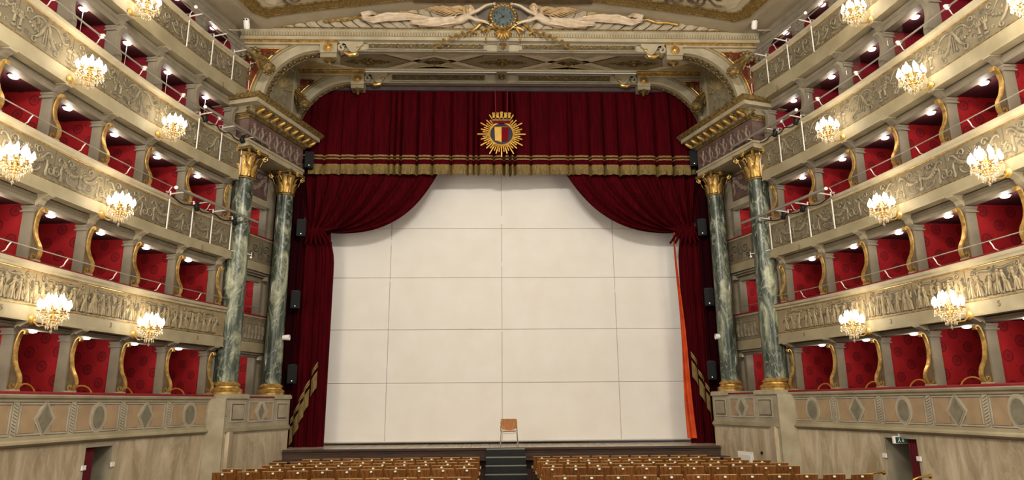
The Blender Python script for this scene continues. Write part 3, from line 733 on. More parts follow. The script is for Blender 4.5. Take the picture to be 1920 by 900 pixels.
# ---------------------------------------------------------------- marble columns with gilded capitals
def make_leaf():
    m = MB()
    def fn(u, v):
        wdt = .5*(math.sin(math.pi*min(1, .12+v*.88))**.6)*(1+.12*math.cos(v*22)); x = (u-.5)*2*wdt
        y = -.06-.10*v*v-.32*max(0, v-.55)**1.3-.10*(1-abs(u-.5)*2)*.5; z = v-.9*max(0, v-.8)**1.2
        return (x, y, z)
    m.grid(fn, 4, 6)
    return m
def column(side, a, o, r0, r1, zc0, label):
    p = SP(side, a, o, ZP); rt = thing('marble_column', label, 'column', p)
    c = (p.x, p.y, 0)
    m = MB(); m.lathe([(r0*1.42, ZP), (r0*1.42, ZP+.05), (r0*1.4, ZP+.055), (r0*1.45, ZP+.085), (r0*1.45, ZP+.105), (r0*1.3, ZP+.14), (r0*1.16, ZP+.165), (r0*1.14, ZP+.2), (r0*1.22, ZP+.215), (r0*1.24, ZP+.24), (r0*1.16, ZP+.265), (r0*1.06, ZP+.29), (r0*1.02, ZP+.31)], 32, c); m.build('base', gold, rt, smooth=True)
    m = MB(); prof = []
    for i in range(17):
        t = i/16; prof.append((r0+(r1-r0)*(t**1.4), ZP+.3+(zc0-ZP-.3)*t))
    m.lathe(prof, 36, c); m.build('shaft', green_marble, rt, smooth=True)
    H = 7.10-zc0
    m = MB(); m.lathe([(r1*1.0, zc0-.02), (r1*1.12, zc0), (r1*1.14, zc0+.03), (r1*.9, zc0+.06), (r1*.84, zc0+H*.4), (r1*.95, zc0+H*.7), (r1*1.25, zc0+H*.88)], 24, c); cap = m.build('capital', gold_d, rt, smooth=True)
    m = MB(); pts = []
    hw = r1*1.75
    for j in range(4):
        for q in range(6):
            t = -1+2*q/6; inn = hw*(1-.16*(1-t*t)); x, y = t*hw*.93, -inn; ang = j*math.pi/2
            pts.append((x*math.cos(ang)-y*math.sin(ang), x*math.sin(ang)+y*math.cos(ang)))
    an = math.atan2(_d.y, side*_d.x); ca, sa = math.cos(an), math.sin(an)
    pts = [(x*ca-y*sa, x*sa+y*ca) for x, y in pts]
    m.prism(pts, lambda u, v, q: (c[0]+u, c[1]+v, q), 7.02, 7.1); m.build('abacus', gold_d, cap)
    leaf = None
    def place(name, ob0, mb, ang, sc, z, rr, mm):
        if ob0 is None:
            me = mb(); ob = me.build(name, mm, None, smooth=True, origin=(0,0,0), fix=False)
        else: ob = bpy.data.objects.new(name, ob0.data); COL.objects.link(ob)
        ob.parent = cap; ob.location = (rr*math.sin(ang), -rr*math.cos(ang), z-p.z); ob.rotation_euler = (0, 0, ang); ob.scale = sc
        return ob
    cache = column.cache
    for ring, (n, hh, wd, zz, ph) in enumerate(((8, H*.46, .2, zc0+.05, 0), (8, H*.78, .2, zc0+.07, .5))):
        for j in range(n):
            cache['leaf'] = place('acanthus_leaf', cache.get('leaf'), make_leaf, an+2*math.pi*(j+ph)/n, (.19*r1/.25, .6*r1/.25, hh), zz, r1*(.92 if ring == 0 else .82), gold)
    def vol():
        m = MB(); sp_ = spiral(0, 0, .085, 1.5, math.pi*.5, -1, 18, .012)
        rings = []
        for i, (x, z) in enumerate(sp_):
            l = math.hypot(x, z); nx, nz = x/l*.014, z/l*.014
            rings.append([(-.03, -x-nx, z-nz), (.03, -x-nx, z-nz), (.03, -x+nx, z+nz), (-.03, -x+nx, z+nz)])
        m.sweep(rings); m.sweep([[(q*.03, -(-.12+.13*t)+dz*.0-.01, -.24+.33*t+dz) for q, dz in ((-1, -.012), (1, -.012), (1, .014), (-1, .014))] for t in (0, .3, .6, .85, 1)])
        m.ball((0, 0, 0), .035, 8, 5)
        return m
    for j in range(4):
        cache['vol'] = place('volute', cache.get('vol'), vol, an+math.pi/4+j*math.pi/2, (r1/.25,)*3, 6.94, r1*1.95, gold)
    def ros():
        m = MB(); m.ball((0, 0, 0), .055, 8, 5)
        for j in range(6): m.ball((.06*math.cos(j), -.01, .06*math.sin(j*1.05)), .03, 6, 4)
        return m
    for j in range(4):
        cache['ros'] = place('rosette', cache.get('ros'), ros, an+j*math.pi/2, (r1/.25,)*3, 7.03, r1*1.6, gold)
    for j in range(8):
        def cur():
            m = MB(); m.tube([(0, .0, 0), (.03, -.03, .12), (.07, -.07, .17), (.1, -.06, .14), (.08, -.05, .11)], [.02, .02, .018, .016, .01], 6); return m
        cache['cur'] = place('tendril', cache.get('cur'), cur, an+j*math.pi/4, (r1/.25*(1 if j % 2 else -1), r1/.25, r1/.25), zc0+H*.62, r1*1.05, gold)
    return rt
column.cache = {}
for side in (-1, 1):
    column(side, .42, .425, .305, .262, 6.24, 'front green marble column with gilded capital, %s of the stage' % SIDE[side])
    column(side, 2.42, .42, .268, .238, 6.36, 'inner green marble column next to the stage curtain, %s side' % SIDE[side])

# ---------------------------------------------------------------- entablatures over the column pairs
for side in (-1, 1):
    sn = SIDE[side]
    rt = thing('entablature', 'purple frieze and gilded cornice over the %s pair of columns' % sn, 'cornice', SP(side, 1.4, .6, 7.1))
    a0, a1 = .05, LSP+.02
    m = MB(); spbox(m, side, a0-.03, a1, .1, 1.4, 7.1, 7.3); spbox(m, side, a0-.06, a1+.02, .07, 1.4, 7.25, 7.32); m.build('architrave', cream, rt)
    m = MB(); spbox(m, side, a0, a1-.02, .14, 1.4, 7.32, 8.02); fz = m.build('frieze', purple, rt)
    m = MB(); ff = lambda u, v, q: SP(side, 1.4+u, .14-q, 7.36+v); rr = random.Random(5+side)
    for j in range(7):
        x = -1.1+.36*j
        blob(m, x, .5, .035, .04, .04, ff); ribbon(m, [(x, .46), (x+.05, .3), (x-.02, .14), (x+.06, .03)], .05, .03, .04, ff)
        ribbon(m, [(x, .42), (x+.12, .36), (x+.2, .48)], .02, .014, .03, ff); ribbon(m, [(x, .4), (x-.12, .3), (x-.1, .15)], .02, .014, .03, ff)
        ribbon(m, bez((x+.05, .1), (x+.15, .0), (x+.2, .2), (x+.3, .1), 8), .03, .02, .03, ff)
    m.build('frieze_relief', purple_r, fz, smooth=True, fix=False)
    m = MB(); spbox(m, side, a0-.04, a1, .08, 1.2, 8.02, 8.06); spbox(m, side, a0-.07, a1, .05, 1.2, 8.06, 8.1); m.build('bed_moulding', gold_d, rt)
    m = MB(); spbox(m, side, a0-.12, a1+.1, .0, 1.2, 8.1, 8.3); m.build('soffit_band', olive, rt)
    m = MB(); spbox(m, side, a0-.3, a1+.22, -.3, 1.2, 8.3, 8.42); m.build('corona', cream, rt)
    m = MB(); prof = [(-.3, 8.42), (-.33, 8.46), (-.4, 8.52), (-.4, 8.56), (1.2, 8.56), (1.2, 8.42)]
    m.sweep([[SP(side, a, o, z) for o, z in prof] for a in (a0-.38, a1+.3)]); m.build('cyma', gold_d, rt)
    for j in range(9):
        aa = a0+.02+j*.335
        m = MB(); pr = [(.02, 8.12), (-.02, 8.12), (-.08, 8.18), (-.22, 8.22), (-.27, 8.26), (-.27, 8.3), (.02, 8.3)]
        m.prism(pr, lambda u, v, q: SP(side, q, u, v), aa, aa+.16); md = m.build('modillion', gold_d, rt)
        m = MB(); m.tube([SP(side, aa+.08, -.03, 8.115), SP(side, aa+.08, -.1, 8.155), SP(side, aa+.08, -.22, 8.2), SP(side, aa+.08, -.28, 8.22)], [.05, .06, .05, .02], 8); m.build('acanthus', gold, md, smooth=True)
    # end block on the audience side
    m = MB(); spbox(m, side, a0-.02, a0+.3, .14, .62, 7.95, 8.08); m.build('gilt_necking', gold_d, rt)
    for o in (.1, .6):
        m = MB(); m.lathe([(.05, -.1), (.11, -.06), (.07, 0), (.12, .05), (.05, .1)], 10, SP(side, a0-.06, o, 8.18)); m.build('end_rosette', gold_d, rt, smooth=True)

# ---------------------------------------------------------------- the two proscenium arches
def arch(y0, y1, xo, xi, xb0, xb1, zs, ztop, zbeam, zblk, rx, label, zmould):
    rt = thing('proscenium_arch', label, 'arch', (0, y0, zs))
    rz = zbeam+.0-zs
    th = y1-y0
    # beam
    m = MB(); m.box((0, y0+.08, (zbeam+ztop)/2), (2*xb1, .16, ztop-zbeam)); m.build('beam', cream, rt)
    m = MB()
    for z, e in ((zbeam+.005, .03), (ztop-.06, .03)): m.box((0, y0-.0, z), (2*xb1-.1, .06+e, .05))
    m.build('beam_moulding', grey_p, rt)
    for side in (-1, 1):
        # haunch plate: spandrel between beam, wall and quarter-ellipse
        n = 22
        def ell(q, rr=0.): a = math.pi/2*q; return (xb1+(rx+rr)*math.sin(a)*1.0, zs+(rz+rr)*math.cos(a))
        inner = [ell(i/n) for i in range(n+1)]
        m = MB(); rings = []
        for i, (x, z) in enumerate(inner):
            t = i/n
            # matching outer boundary: along the top then down the side
            tot = (xo-xb1)+(ztop-zs); L_ = tot*t
            if L_ <= xo-xb1: X, Z = xb1+L_, ztop
            else: X, Z = xo, ztop-(L_-(xo-xb1))
            rings.append([(side*x, y0, z), (side*X, y0, Z), (side*X, y1, Z), (side*x, y1, z)])
        m.sweep(rings); hn = m.build('haunch', cream, rt)
        # raised archivolt rings on the face
        for (r_a, r_b, d, mm_, nm) in ((.0, .1, .05, cream, 'archivolt'), (.3, .36, .04, cream_d, 'outer_archivolt'), (.365, .385, .05, gold, 'gilt_line')):
            m = MB(); m.sweep([[(side*ell(i/n, rr)[0], y, ell(i/n, rr)[1]) for rr, y in ((r_a, y0), (r_a, y0-d), (r_b, y0-d), (r_b, y0))] for i in range(n+1)]); m.build(nm, mm_, rt, smooth=False)
        # lattice with rosettes on the intrados
        m = MB(); m.sweep([[(side*ell(i/n, rr)[0], y, ell(i/n, rr)[1]) for rr, y in ((.0, y0+.06), (-.012, y0+.06), (-.012, y1-.06), (.0, y1-.06))] for i in range(n+1)]); lt = m.build('lattice_ground', olive, rt)
        m = MB(); N = 13
        for i in range(N):
            q0, q1 = (i+.08)/N, (i+.92)/N; yc = (y0+y1)/2; hw = th/2-.08
            for g in (-1, 1):
                (xa, za), (xb_, zb_) = ell(q0, -.03), ell(q1, -.03)
                m.tube([(side*xa, yc, za), (side*(xa+xb_)/2, yc+g*hw, (za+zb_)/2), (side*xb_, yc, zb_)], .018, 5)
            xm, zm = ell((q0+q1)/2, -.03); m.ball((side*xm, yc, zm), .045, 7, 4)
        m.build('gilt_lattice', gold_d, lt)
        # hanging block with rosette and pendant
        blk = MB(); blk.box((side*(xb0+xb1)/2, (y0+y1)/2-.03, (zblk+zmould)/2), (xb1-xb0, th+.1, zmould-zblk)); bo = blk.build('hanging_block', cream, rt)
        m = MB(); m.box((side*(xb0+xb1)/2, (y0+y1)/2-.0, zblk-.06), (xb1-xb0-.02, th+.06, .12)); m.build('block_foot', cream_d, bo)
        R = Matrix.Rotation(math.pi/2, 3, 'X')
        m = MB(); m.lathe([(.13, 0), (.14, .03), (.09, .04), (.08, .03), (.05, .06), (.01, .08)], 16, (side*(xb0+xb1)/2, y0-.08, (zblk+zmould)/2-.02), R); m.build('rosette', gold, bo, smooth=True)
        m = MB(); m.lathe([(.16, .03), (.17, 0), (.08, -.03), (.04, -.06), (.05, -.1), (.045, -.14), (.005, -.17)], 14, (side*(xb0+xb1)/2, (y0+y1)/2-.03, zblk-.13)); m.build('pendant', gold_d, bo, smooth=True)
        # gilt moulding from the wall to the block
        m = MB(); m.sweep([[(side*x, y0+dy, zmould+dz) for dy, dz in ((0, .1), (-.15, .1), (-.16, .06), (-.13, .03), (-.10, .015), (-.10, -.03), (-.04, -.06), (0, -.06))] for x in (xb0-.02, xo)]); m.build('gilt_moulding', gold, rt)
        m = MB(); m.box((side*(xb0+xo)/2, y0-.04, zmould-.06), (xo-xb0, .1, .06)); m.build('under_moulding', cream, rt)
        # red triangular spandrel with gilt edge and scrolls
        xr = xo-.14; ztp = zmould-.2
        cor = []
        for i in range(n+1):
            x, z = ell(i/n, .43)
            if x <= xr and z <= ztp: cor.append((x, z))
        poly = [(xr, ztp), (cor[0][0], ztp)]+cor+[(xr, cor[-1][1])]
        m = MB(); m.prism([(side*u, v) for u, v in poly], lambda u, v, q: (u, q, v), y0-.012, y0+.02); sp_ = m.build('red_spandrel', red_sp, rt)
        m = MB(); pp = [Vector((side*u, y0-.018, v)) for u, v in poly]; m.tube(pp+[pp[0]], .018, 6); m.build('gilt_edge', gold, sp_)
        m = MB(); mp = lambda u, v, q: (side*(xr-.38+u), y0-.012-q, ztp-.38+v)
        for (sx, sy, r_, st) in ((-.42, .22, .1, 0), (-.22, .18, .09, 2), (.22, -.3, .12, 1), (.2, -.55, .1, 3), (.1, .2, .1, 4)):
            ribbon(m, spiral(sx, sy, r_, 1.3, st, 1, 14), .03, .014, .04, mp)
        ribbon(m, bez((0, 0), (.2, -.2), (.1, -.4), (.25, -.7), 10), .04, .02, .04, mp); ribbon(m, bez((0, 0), (-.15, .2), (-.35, .05), (-.55, .3), 10), .04, .02, .04, mp)
        m.build('gilt_scrollwork', gold_d, sp_, smooth=True, fix=False)
        # scroll corbel beside the block
        m = MB(); sc = [(side*(xb0-.02-u), y0-.12, zmould-.12+v) for u, v in [(.08, -.08)]+spiral(.14, -.1, .1, -1.2, 2.6, 1, 14, .03)[::-1]+bez((.14, .02), (.34, .06), (.34, -.26), (.5, -.2), 8)+bez((.5, -.2), (.6, -.16), (.64, .02), (.8, .04), 6)]
        m = MB(); rings = []
        path = spiral(.14, -.1, .025, 1.25, 2.0, -1, 14, .13)+bez((.16, .03), (.36, .05), (.36, -.28), (.52, -.22), 8)+bez((.54, -.21), (.62, -.16), (.62, .0), (.76, .04), 6)
        for i, (u, v) in enumerate(path):
            a = path[max(i-1, 0)]; b = path[min(i+1, len(path)-1)]; l = math.hypot(b[0]-a[0], b[1]-a[1]) or 1
            nu, nv = -(b[1]-a[1])/l*.03, (b[0]-a[0])/l*.03
            rings.append([(side*(xb0-u-q*nu), y, zmould-.1+v+q*nv) for q, y in ((1, y0-.1), (1, y0+.16), (-1, y0+.16), (-1, y0-.1))])
        m.sweep(rings); sc = m.build('scroll_corbel', cream, rt)
        m = MB(); m.prism([(side*(xb0-u), zmould-.1+v) for u, v in [(.02, .12), (.1, .02)]+bez((.16, .03), (.36, .05), (.36, -.28), (.52, -.22), 8)+bez((.54, -.21), (.62, -.16), (.62, .0), (.76, .04), 6)+[(.76, .12)]], lambda u, v, q: (u, q, v), y0-.07, y0+.14); m.build('corbel_web', cream, sc)
        m = MB(); m.tube([(side*(xb0-.2), y0+.0, zmould-.3), (side*(xb0-.36), y0-.0, zmould-.38), (side*(xb0-.52), y0-.0, zmould-.36), (side*(xb0-.62), y0, zmould-.22)], [.03, .07, .06, .02], 8); m.ball((side*(xb0-.62), y0-.06, zmould-.2), .06, 10, 6); m.build('acanthus', gold, sc, smooth=True)
    # pierced gilt strips on the beam, centre block with pendant
    for side in (-1, 1):
        m = MB(); m.box((side*(xb0-.9+.55)/2, y0-.01, (zbeam+ztop)/2-.0), (xb0-.95-.55, .05, .17)); st = m.build('strip_ground', relief_d, rt)
        m = MB(); L_ = xb0-.95-.6; nn = 18
        for i in range(nn):
            x = .6+L_*(i+.5)/nn; zc = (zbeam+ztop)/2
            m.ball((side*x, y0-.045, zc), .045 if i % 2 else .03, 7, 4, (1, .6, 1))
            for g in (-1, 1): m.tube([(side*(x-L_/nn/2), y0-.04, zc), (side*x, y0-.045, zc+g*.07), (side*(x+L_/nn/2), y0-.04, zc)], .014, 5)
        m.build('gilt_chain', gold_d, st)
        m = MB()
        for z in (zbeam+.06, ztop-.1): m.box((side*(xb0-.95+.55)/2, y0-.02, z), (xb0-.85-.5, .07, .02))
        m.build('strip_moulding', cream, st)
    m = MB(); m.box((0, y0-.03, (zbeam+ztop)/2), (.34, .12, ztop-zbeam)); cb = m.build('centre_block', grey_p, rt)
    m = MB(); m.box((0, y0-.1, (zbeam+ztop)/2), (.2, .03, .16)); m.lathe([(.09, .06), (.1, .02), (.04, -.02), (.05, -.07), (.005, -.12)], 12, (0, y0-.13, (zbeam+ztop)/2-.02)); m.build('centre_pendant', gold_d, cb)
    return rt
arch(18.22, 18.62, 7.72, 6.95, 4.9, 5.4, 8.56, 10.50, 10.16, 10.08, 1.55, 'front proscenium arch with gilded lattice haunches, below the clock', 10.43)
arch(20.75, 21.05, 7.30, 6.7, 4.58, 5.02, 8.56, 10.82, 10.42, 10.34, 1.72, 'inner proscenium arch just above the crimson valance', 10.74)

# gilded cornucopia brackets on the haunches
def cornucopia(x, y, z, dx, dz, label, L_=1.15):
    rt = thing('gilded_bracket', label, 'ornament', (x, y, z))
    a = Vector((x, y, z)); b = Vector((x+dx*L_, y-.45*L_, z+dz*L_))
    m = MB()
    for j in range(9):
        t = 2*math.pi*j/9; m.ball((x+.17*math.cos(t), y+.0, z+.15*math.sin(t)), .07, 8, 5)
    m.ball((x, y-.03, z), .12, 10, 6); m.build('rosette', gold_d, rt, smooth=True)
    m = MB(); d = b-a; P = [a+d*t for t in (0, .2, .45, .7, .85, .95, 1.0)]
    m.tube(P, [.06, .09, .12, .15, .18, .19, .1], 12); hn = m.build('horn', gold_d, rt, smooth=True)
    m = MB(); ax = d.normalized(); u = ax.orthogonal().normalized(); v = ax.cross(u)
    for j in range(6):
        t = 2*math.pi*j/6; q = u*math.cos(t)+v*math.sin(t)
        m.tube([a+d*.1+q*.07, a+d*.4+q*.12, a+d*.62+q*.17, a+d*.7+q*.2], [.02, .035, .03, .01], 6)
    m.build('sheath_leaves', gold, hn, smooth=True)
    m = MB()
    for j in range(10):
        t = 2*math.pi*j/10; q = u*math.cos(t)+v*math.sin(t); m.ball(b+q*.15-ax*.05, .045, 7, 5)
    m.ball(b-ax*.08, .13, 9, 5); m.build('fruit_rim', gold_d, rt, smooth=True)
for side in (-1, 1):
    sn = SIDE[side]
    cornucopia(side*7.3, 18.12, 10.02, -side*.62, -.72, 'gilded horn bracket on the %s haunch of the front arch' % sn, 1.1)
    cornucopia(side*6.86, 20.65, 10.12, -side*.55, -.80, 'gilded horn bracket on the %s haunch of the inner arch' % sn, 1.0)

# ---------------------------------------------------------------- coffered soffit between the arches and its splayed side walls
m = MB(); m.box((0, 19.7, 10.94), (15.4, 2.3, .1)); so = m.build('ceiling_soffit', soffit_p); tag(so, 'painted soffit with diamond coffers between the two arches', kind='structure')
ZS = 10.89
def flat(m, poly, z0, z1, yc=20.06): m.prism(poly, lambda u, v, q: (u, yc+v, q), z0, z1)
def rose(parent, x, y, z, r):
    m = MB()
    for j in range(8):
        t = 2*math.pi*j/8; m.ball((x+r*.6*math.cos(t), y+r*.5*math.sin(t), z-.02), r*.32, 7, 4, (1, 1, .6))
        m.ball((x+r*1.1*math.cos(t+.4), y+r*.8*math.sin(t+.4), z), r*.2, 6, 4, (1, 1, .6))
    m.lathe([(r*.35, z), (r*.3, z-.08), (r*.12, z-.12), (r*.14, z-.17), (.005, z-.22)], 10, (x, y, 0))
    for g in (-1, 1):
        m.tube([(x+g*r*1.2, y, z-.01), (x+g*r*1.7, y+.1, z-.02), (x+g*r*2.2, y-.06, z-.02), (x+g*r*2.8, y+.05, z-.01), (x+g*r*3.3, y, z-.01)], [.03, .03, .025, .02, .01], 6)
        m.tube([(x+g*r*1.2, y, z-.01), (x+g*r*1.7, y-.1, z-.02), (x+g*r*2.2, y+.06, z-.02), (x+g*r*2.8, y-.05, z-.01)], [.03, .03, .025, .02], 6)
    m.build('gilt_boss', gold_d, parent, smooth=True)
for cx_, big in ((-4.35, 1), (-2.2, 0), (0, 1), (2.2, 0), (4.35, 1)):
    wx, wy = (1.5, .47) if big else (.6, .27)
    wx, wy = wx*1.12, wy*1.12
    def dia(k): return [(cx_-wx*k, 0), (cx_-wx*.38*k*big, .0+wy*k), (cx_+wx*.38*k*big, wy*k), (cx_+wx*k, 0), (cx_+wx*.38*k*big, -wy*k), (cx_-wx*.38*k*big, -wy*k)] if big else [(cx_-wx*k, 0), (cx_, wy*k), (cx_+wx*k, 0), (cx_, -wy*k)]
    m = MB(); flat(m, dia(1.12), ZS-.03, ZS+.01); fr_ = m.build('coffer_frame', soffit_f, so)
    m = MB(); flat(m, dia(.86), ZS-.045, ZS+.01); m.build('coffer_gilt_edge', gold_d, fr_)
    m = MB(); flat(m, dia(.80), ZS-.05, ZS+.01); m.build('coffer_panel', soffit_o, fr_)
    if big: rose(so, cx_, 20.06, ZS-.06, .24)
    else: rose(so, cx_, 20.06, ZS-.06, .11)
for x0 in (-2.2, 2.2):
    for g in (-1, 1):
        for v in (-1, 1):
            m = MB(); flat(m, [(x0+g*.03, v*.36), (x0+g*.85, v*.5), (x0-g*.75, v*.5)], ZS-.02, ZS+.01); m.build('ochre_panel', ochre_s, so)
for side in (-1, 1):
    for v in (-1, 1):
        m = MB(); flat(m, [(side*5.9, v*.12), (side*6.9, v*.5), (side*5.1, v*.5)], ZS-.02, ZS+.01); m.build('ochre_panel', ochre_s, so)
m = MB()
for y in (18.7, 19.46, 20.68): m.box((0, y, ZS-.03), (14.4, .06, .06))
m.build('soffit_moulding', soffit_f, so)
for side in (-1, 1):
    a0, a1 = .5, LSP+.05
    m = MB(); spbox(m, side, a0, a1+.1, .42, .7, 8.5, 10.95); q = m.build('wall_soffit_'+SIDE[side], cream_d); tag(q, 'splayed side wall under the soffit, %s' % SIDE[side], kind='structure')
    m = MB(); spbox(m, side, 1.15, 2.35, .4, .45, 8.75, 10.55); g = m.build('shell_panel', olive, q)
    m = MB(); ff = lambda u, v, h: SP(side, 1.75+u, .4-h, 9.0+v)
    for j in range(9):
        t = math.pi*(.05+.9*j/8); ribbon(m, [(.05*math.cos(t), .7+.05*math.sin(t)), (.5*math.cos(t), .75+.7*math.sin(t))], .03, .09, .06, ff)
    m.build('gilt_shell', ochre, g, smooth=True, fix=False)
    m = MB()
    ribbon(m, bez((-.2, 0), (-.1, .4), (.1, .4), (.05, .9), 10), .09, .05, .08, ff); blob(m, .05, .98, .06, .08, .08, ff)
    ribbon(m, bez((.1, .1), (.3, .3), (.15, .6), (.3, .8), 10), .06, .03, .06, ff); ribbon(m, spiral(.2, .1, .2, 1.4, 0, 1, 16), .05, .02, .06, ff); ribbon(m, spiral(-.3, .25, .17, 1.4, 2, 1, 16), .05, .02, .06, ff)
    m.build('stucco_figure', relief_m, g, smooth=True, fix=False)
    m = MB()
    for z0, z1, aa, ab in ((8.68, 8.75, 1.1, 2.4), (10.55, 10.62, 1.1, 2.4), (8.68, 10.62, 1.08, 1.15), (8.68, 10.62, 2.35, 2.42)): spbox(m, side, aa, ab, .37, .45, z0, z1)
    m.build('panel_frame', cream, g)

# ---------------------------------------------------------------- cornice, lunette with clock, ceiling
m = MB(); prof = [(18.25, 10.46), (18.06, 10.46), (18.05, 10.56), (18.08, 10.57), (18.02, 10.74), (17.98, 10.76), (17.98, 10.80), (18.3, 10.80)]
m.sweep([[(x, y, z) for y, z in prof] for x in (-7.72, 7.72)]); co = m.build('trim_1', cream); tag(co, 'cream cornice running above the front arch', kind='structure')
m = MB()
for i in range(192):
    x = -7.64+.08*i; m.lathe([(.002, -.1), (.03, -.07), (.036, 0), (.02, .06), (.002, .08)], 6, (x, 18.035, 10.66), None, False)
q_ = MB(); q_.box((0, 18.055, 10.655), (15.4, .02, .17)); q_.build('egg_ground', ochre, co)
eg = m.build('egg_and_dart', cream, co, smooth=True, fix=False); tag(eg, kind='stuff')
m = MB(); m.box((0, 17.98, 10.785), (15.4, .03, .04)); m.build('gilt_fillet', gold_d, co)
def zt(x, W=6.6):
    t = max(0., 1-abs(x)/W); return 10.78+.92*t**.8
m = MB(); n = 60
m.sweep([[(x, 18.06, 10.7), (x, 18.06, zt(x)+.06), (x, 18.2, zt(x)+.06), (x, 18.2, 10.7)] for x in [-7.6+15.2*i/n for i in range(n+1)]]); lu = m.build('wall_lunette', lunette_m); tag(lu, 'shallow lunette wall above the cornice, behind the clock', kind='structure')
for side in (-1, 1):
    for j in range(18):
        xa, xb = .9+.33*j, .9+.33*(j+1)-.02
        if xb > 6.5: break
        sh = min(.5, (zt(xa)-10.78)*1.0); 
        def P(x, v, q): z0 = 10.80; return (side*(x-sh*max(0., 1-v)**1.5*.9), 18.05-q, z0+(zt(x)-.02-z0)*v)
        m = MB(); m.grid(lambda u, v: P(xa+(xb-xa)*u, v, .03+.05*math.sin(math.pi*u)+.04*v), 4, 5); fr_ = m.build('frond', frond_m, lu, smooth=True, fix=False)
        m = MB(); m.tube([P(xa, 1., .06), P((xa+xb)/2, 1.02, .1), P(xb, 1., .06)], .02, 5); m.build('gilt_tip', gold, fr_)
# clock
ck = thing('wall_clock', 'round grey clock with black numerals in a gilded frame, held by two winged figures', 'clock', (0.0, 17.86, 10.7))
RX = Matrix.Rotation(math.pi/2, 3, 'X'); CC = Vector((0.0, 17.86, 11.11))
m = MB(); m.lathe([(.325, 0), (.325, .04), (.0001, .041)], 40, CC, RX); m.build('face', clock_face, ck)
m = MB(); m.lathe([(.32, .02), (.33, .08), (.37, .1), (.41, .08), (.44, .02), (.44, -.15), (.32, -.15)], 40, CC, RX); fr_ = m.build('frame', gold_d, ck, smooth=True)
m = MB()
for j in range(22):
    a = 2*math.pi*j/22; m.ball(CC+Vector((.37*math.cos(a), -.1, .37*math.sin(a))), .038, 7, 4)
m.build('bead_ring', gold, fr_, smooth=True)
for j in range(1, 13):
    a = math.pi/2-2*math.pi*j/12
    mt = Matrix.Translation(CC+Vector((.255*math.cos(a), -.045, .255*math.sin(a)))) @ Matrix.Rotation(math.pi/2, 4, 'X')
    text_part('numeral', str(j), .115, clock_ink, ck, mt, .004)
for nm, hr, L_, wd in (('minute_hand', 54/60, .24, .011), ('hour_hand', 7.9/12, .17, .016)):
    a = math.pi/2-2*math.pi*hr; dv = Vector((math.cos(a), 0, math.sin(a))); nv = Vector((-dv.z, 0, dv.x))
    m = MB(); b = CC+Vector((0, -.05, 0)); P = [b-dv*.05-nv*wd, b+dv*L_, b-dv*.05+nv*wd]
    m.prism([(p.x, p.z) for p in P], lambda u, v, q: (u, q, v), b.y-.006, b.y); m.build(nm, clock_ink, ck)
# gilded shell and leaf festoon below the clock
fe = thing('gilded_festoon', 'gilded shell with ribbon bows and leaf sprays under the clock', 'ornament', (0, 17.95, 10.4))
DZF = -.26
m = MB()
for j in range(9):
    a = math.pi*(1.08+.84*j/8); m.tube([(0, 17.92, 10.98+DZF), (.14*math.cos(a), 17.86, 10.95+DZF+.14*math.sin(a)), (.27*math.cos(a), 17.9, 10.95+DZF+.27*math.sin(a))], [.02, .04, .03], 6)
m.build('shell', gold, fe, smooth=True)
for g in (-1, 1):
    m = MB(); m.tube([(g*.1, 17.92, 10.93+DZF), (g*.28, 17.86, 11.06+DZF), (g*.5, 17.88, 11.02+DZF), (g*.62, 17.88, 10.93+DZF), (g*.5, 17.86, 10.84+DZF), (g*.3, 17.86, 10.9), (g*.55, 17.86, 11.0), (g*.78, 17.88, 11.03+DZF), (g*.9, 17.9, 10.93+DZF), (g*.75, 17.88, 10.85+DZF)], [.03, .05, .05, .05, .04, .04, .05, .05, .05, .03], 7); m.ball((g*.5, 17.86, 10.66+DZF), .04, 8, 5); m.build('bow', gold, fe, smooth=True)
    for j in range(13):
        x = .85+.09*j; zc = 10.92+DZF-.02*j-.0018*j*j; up_ = 1 if j % 2 else -1
        m = MB(); b = Vector((g*x, 17.9, zc)); e = b+Vector((g*.14, -.05, .1*up_-.05)); m.tube([b, (b+e)/2+Vector((0, -.03, 0)), e], [.014, .055, .006], 6, True, .6); m.build('leaf', gold, fe, smooth=True)
# winged figures
def skin_figure(name, parent, joints, edges, m_, sub=2):
    me = bpy.data.meshes.new(name); me.from_pydata([tuple(Vector(j[0])-ORG[parent.name]) for j in joints], edges, [])
    ob = bpy.data.objects.new(name, me); COL.objects.link(ob)
    sk = ob.modifiers.new('skin', 'SKIN'); sk.use_smooth_shade = True
    lay = me.skin_vertices[0] if me.skin_vertices else None
    if lay is None:
        bpy.context.view_layer.objects.active = ob; bpy.ops.mesh.customdata_skin_add(); lay = me.skin_vertices[0]
    for i, j in enumerate(joints):
        r = j[1]; lay.data[i].radius = (r, r) if not isinstance(r, tuple) else r
    lay.data[0].use_root = True
    sb = ob.modifiers.new('sub', 'SUBSURF'); sb.levels = sub; sb.render_levels = sub
    dg = bpy.context.evaluated_depsgraph_get(); m2 = bpy.data.meshes.new_from_object(ob.evaluated_get(dg))
    bpy.data.objects.remove(ob)
    m2.materials.clear(); m2.materials.append(m_); m2.polygons.foreach_set('use_smooth', [True]*len(m2.polygons))
    o = bpy.data.objects.new(name, m2); COL.objects.link(o); o.parent = parent; ORG[o.name] = ORG[parent.name]
    return o
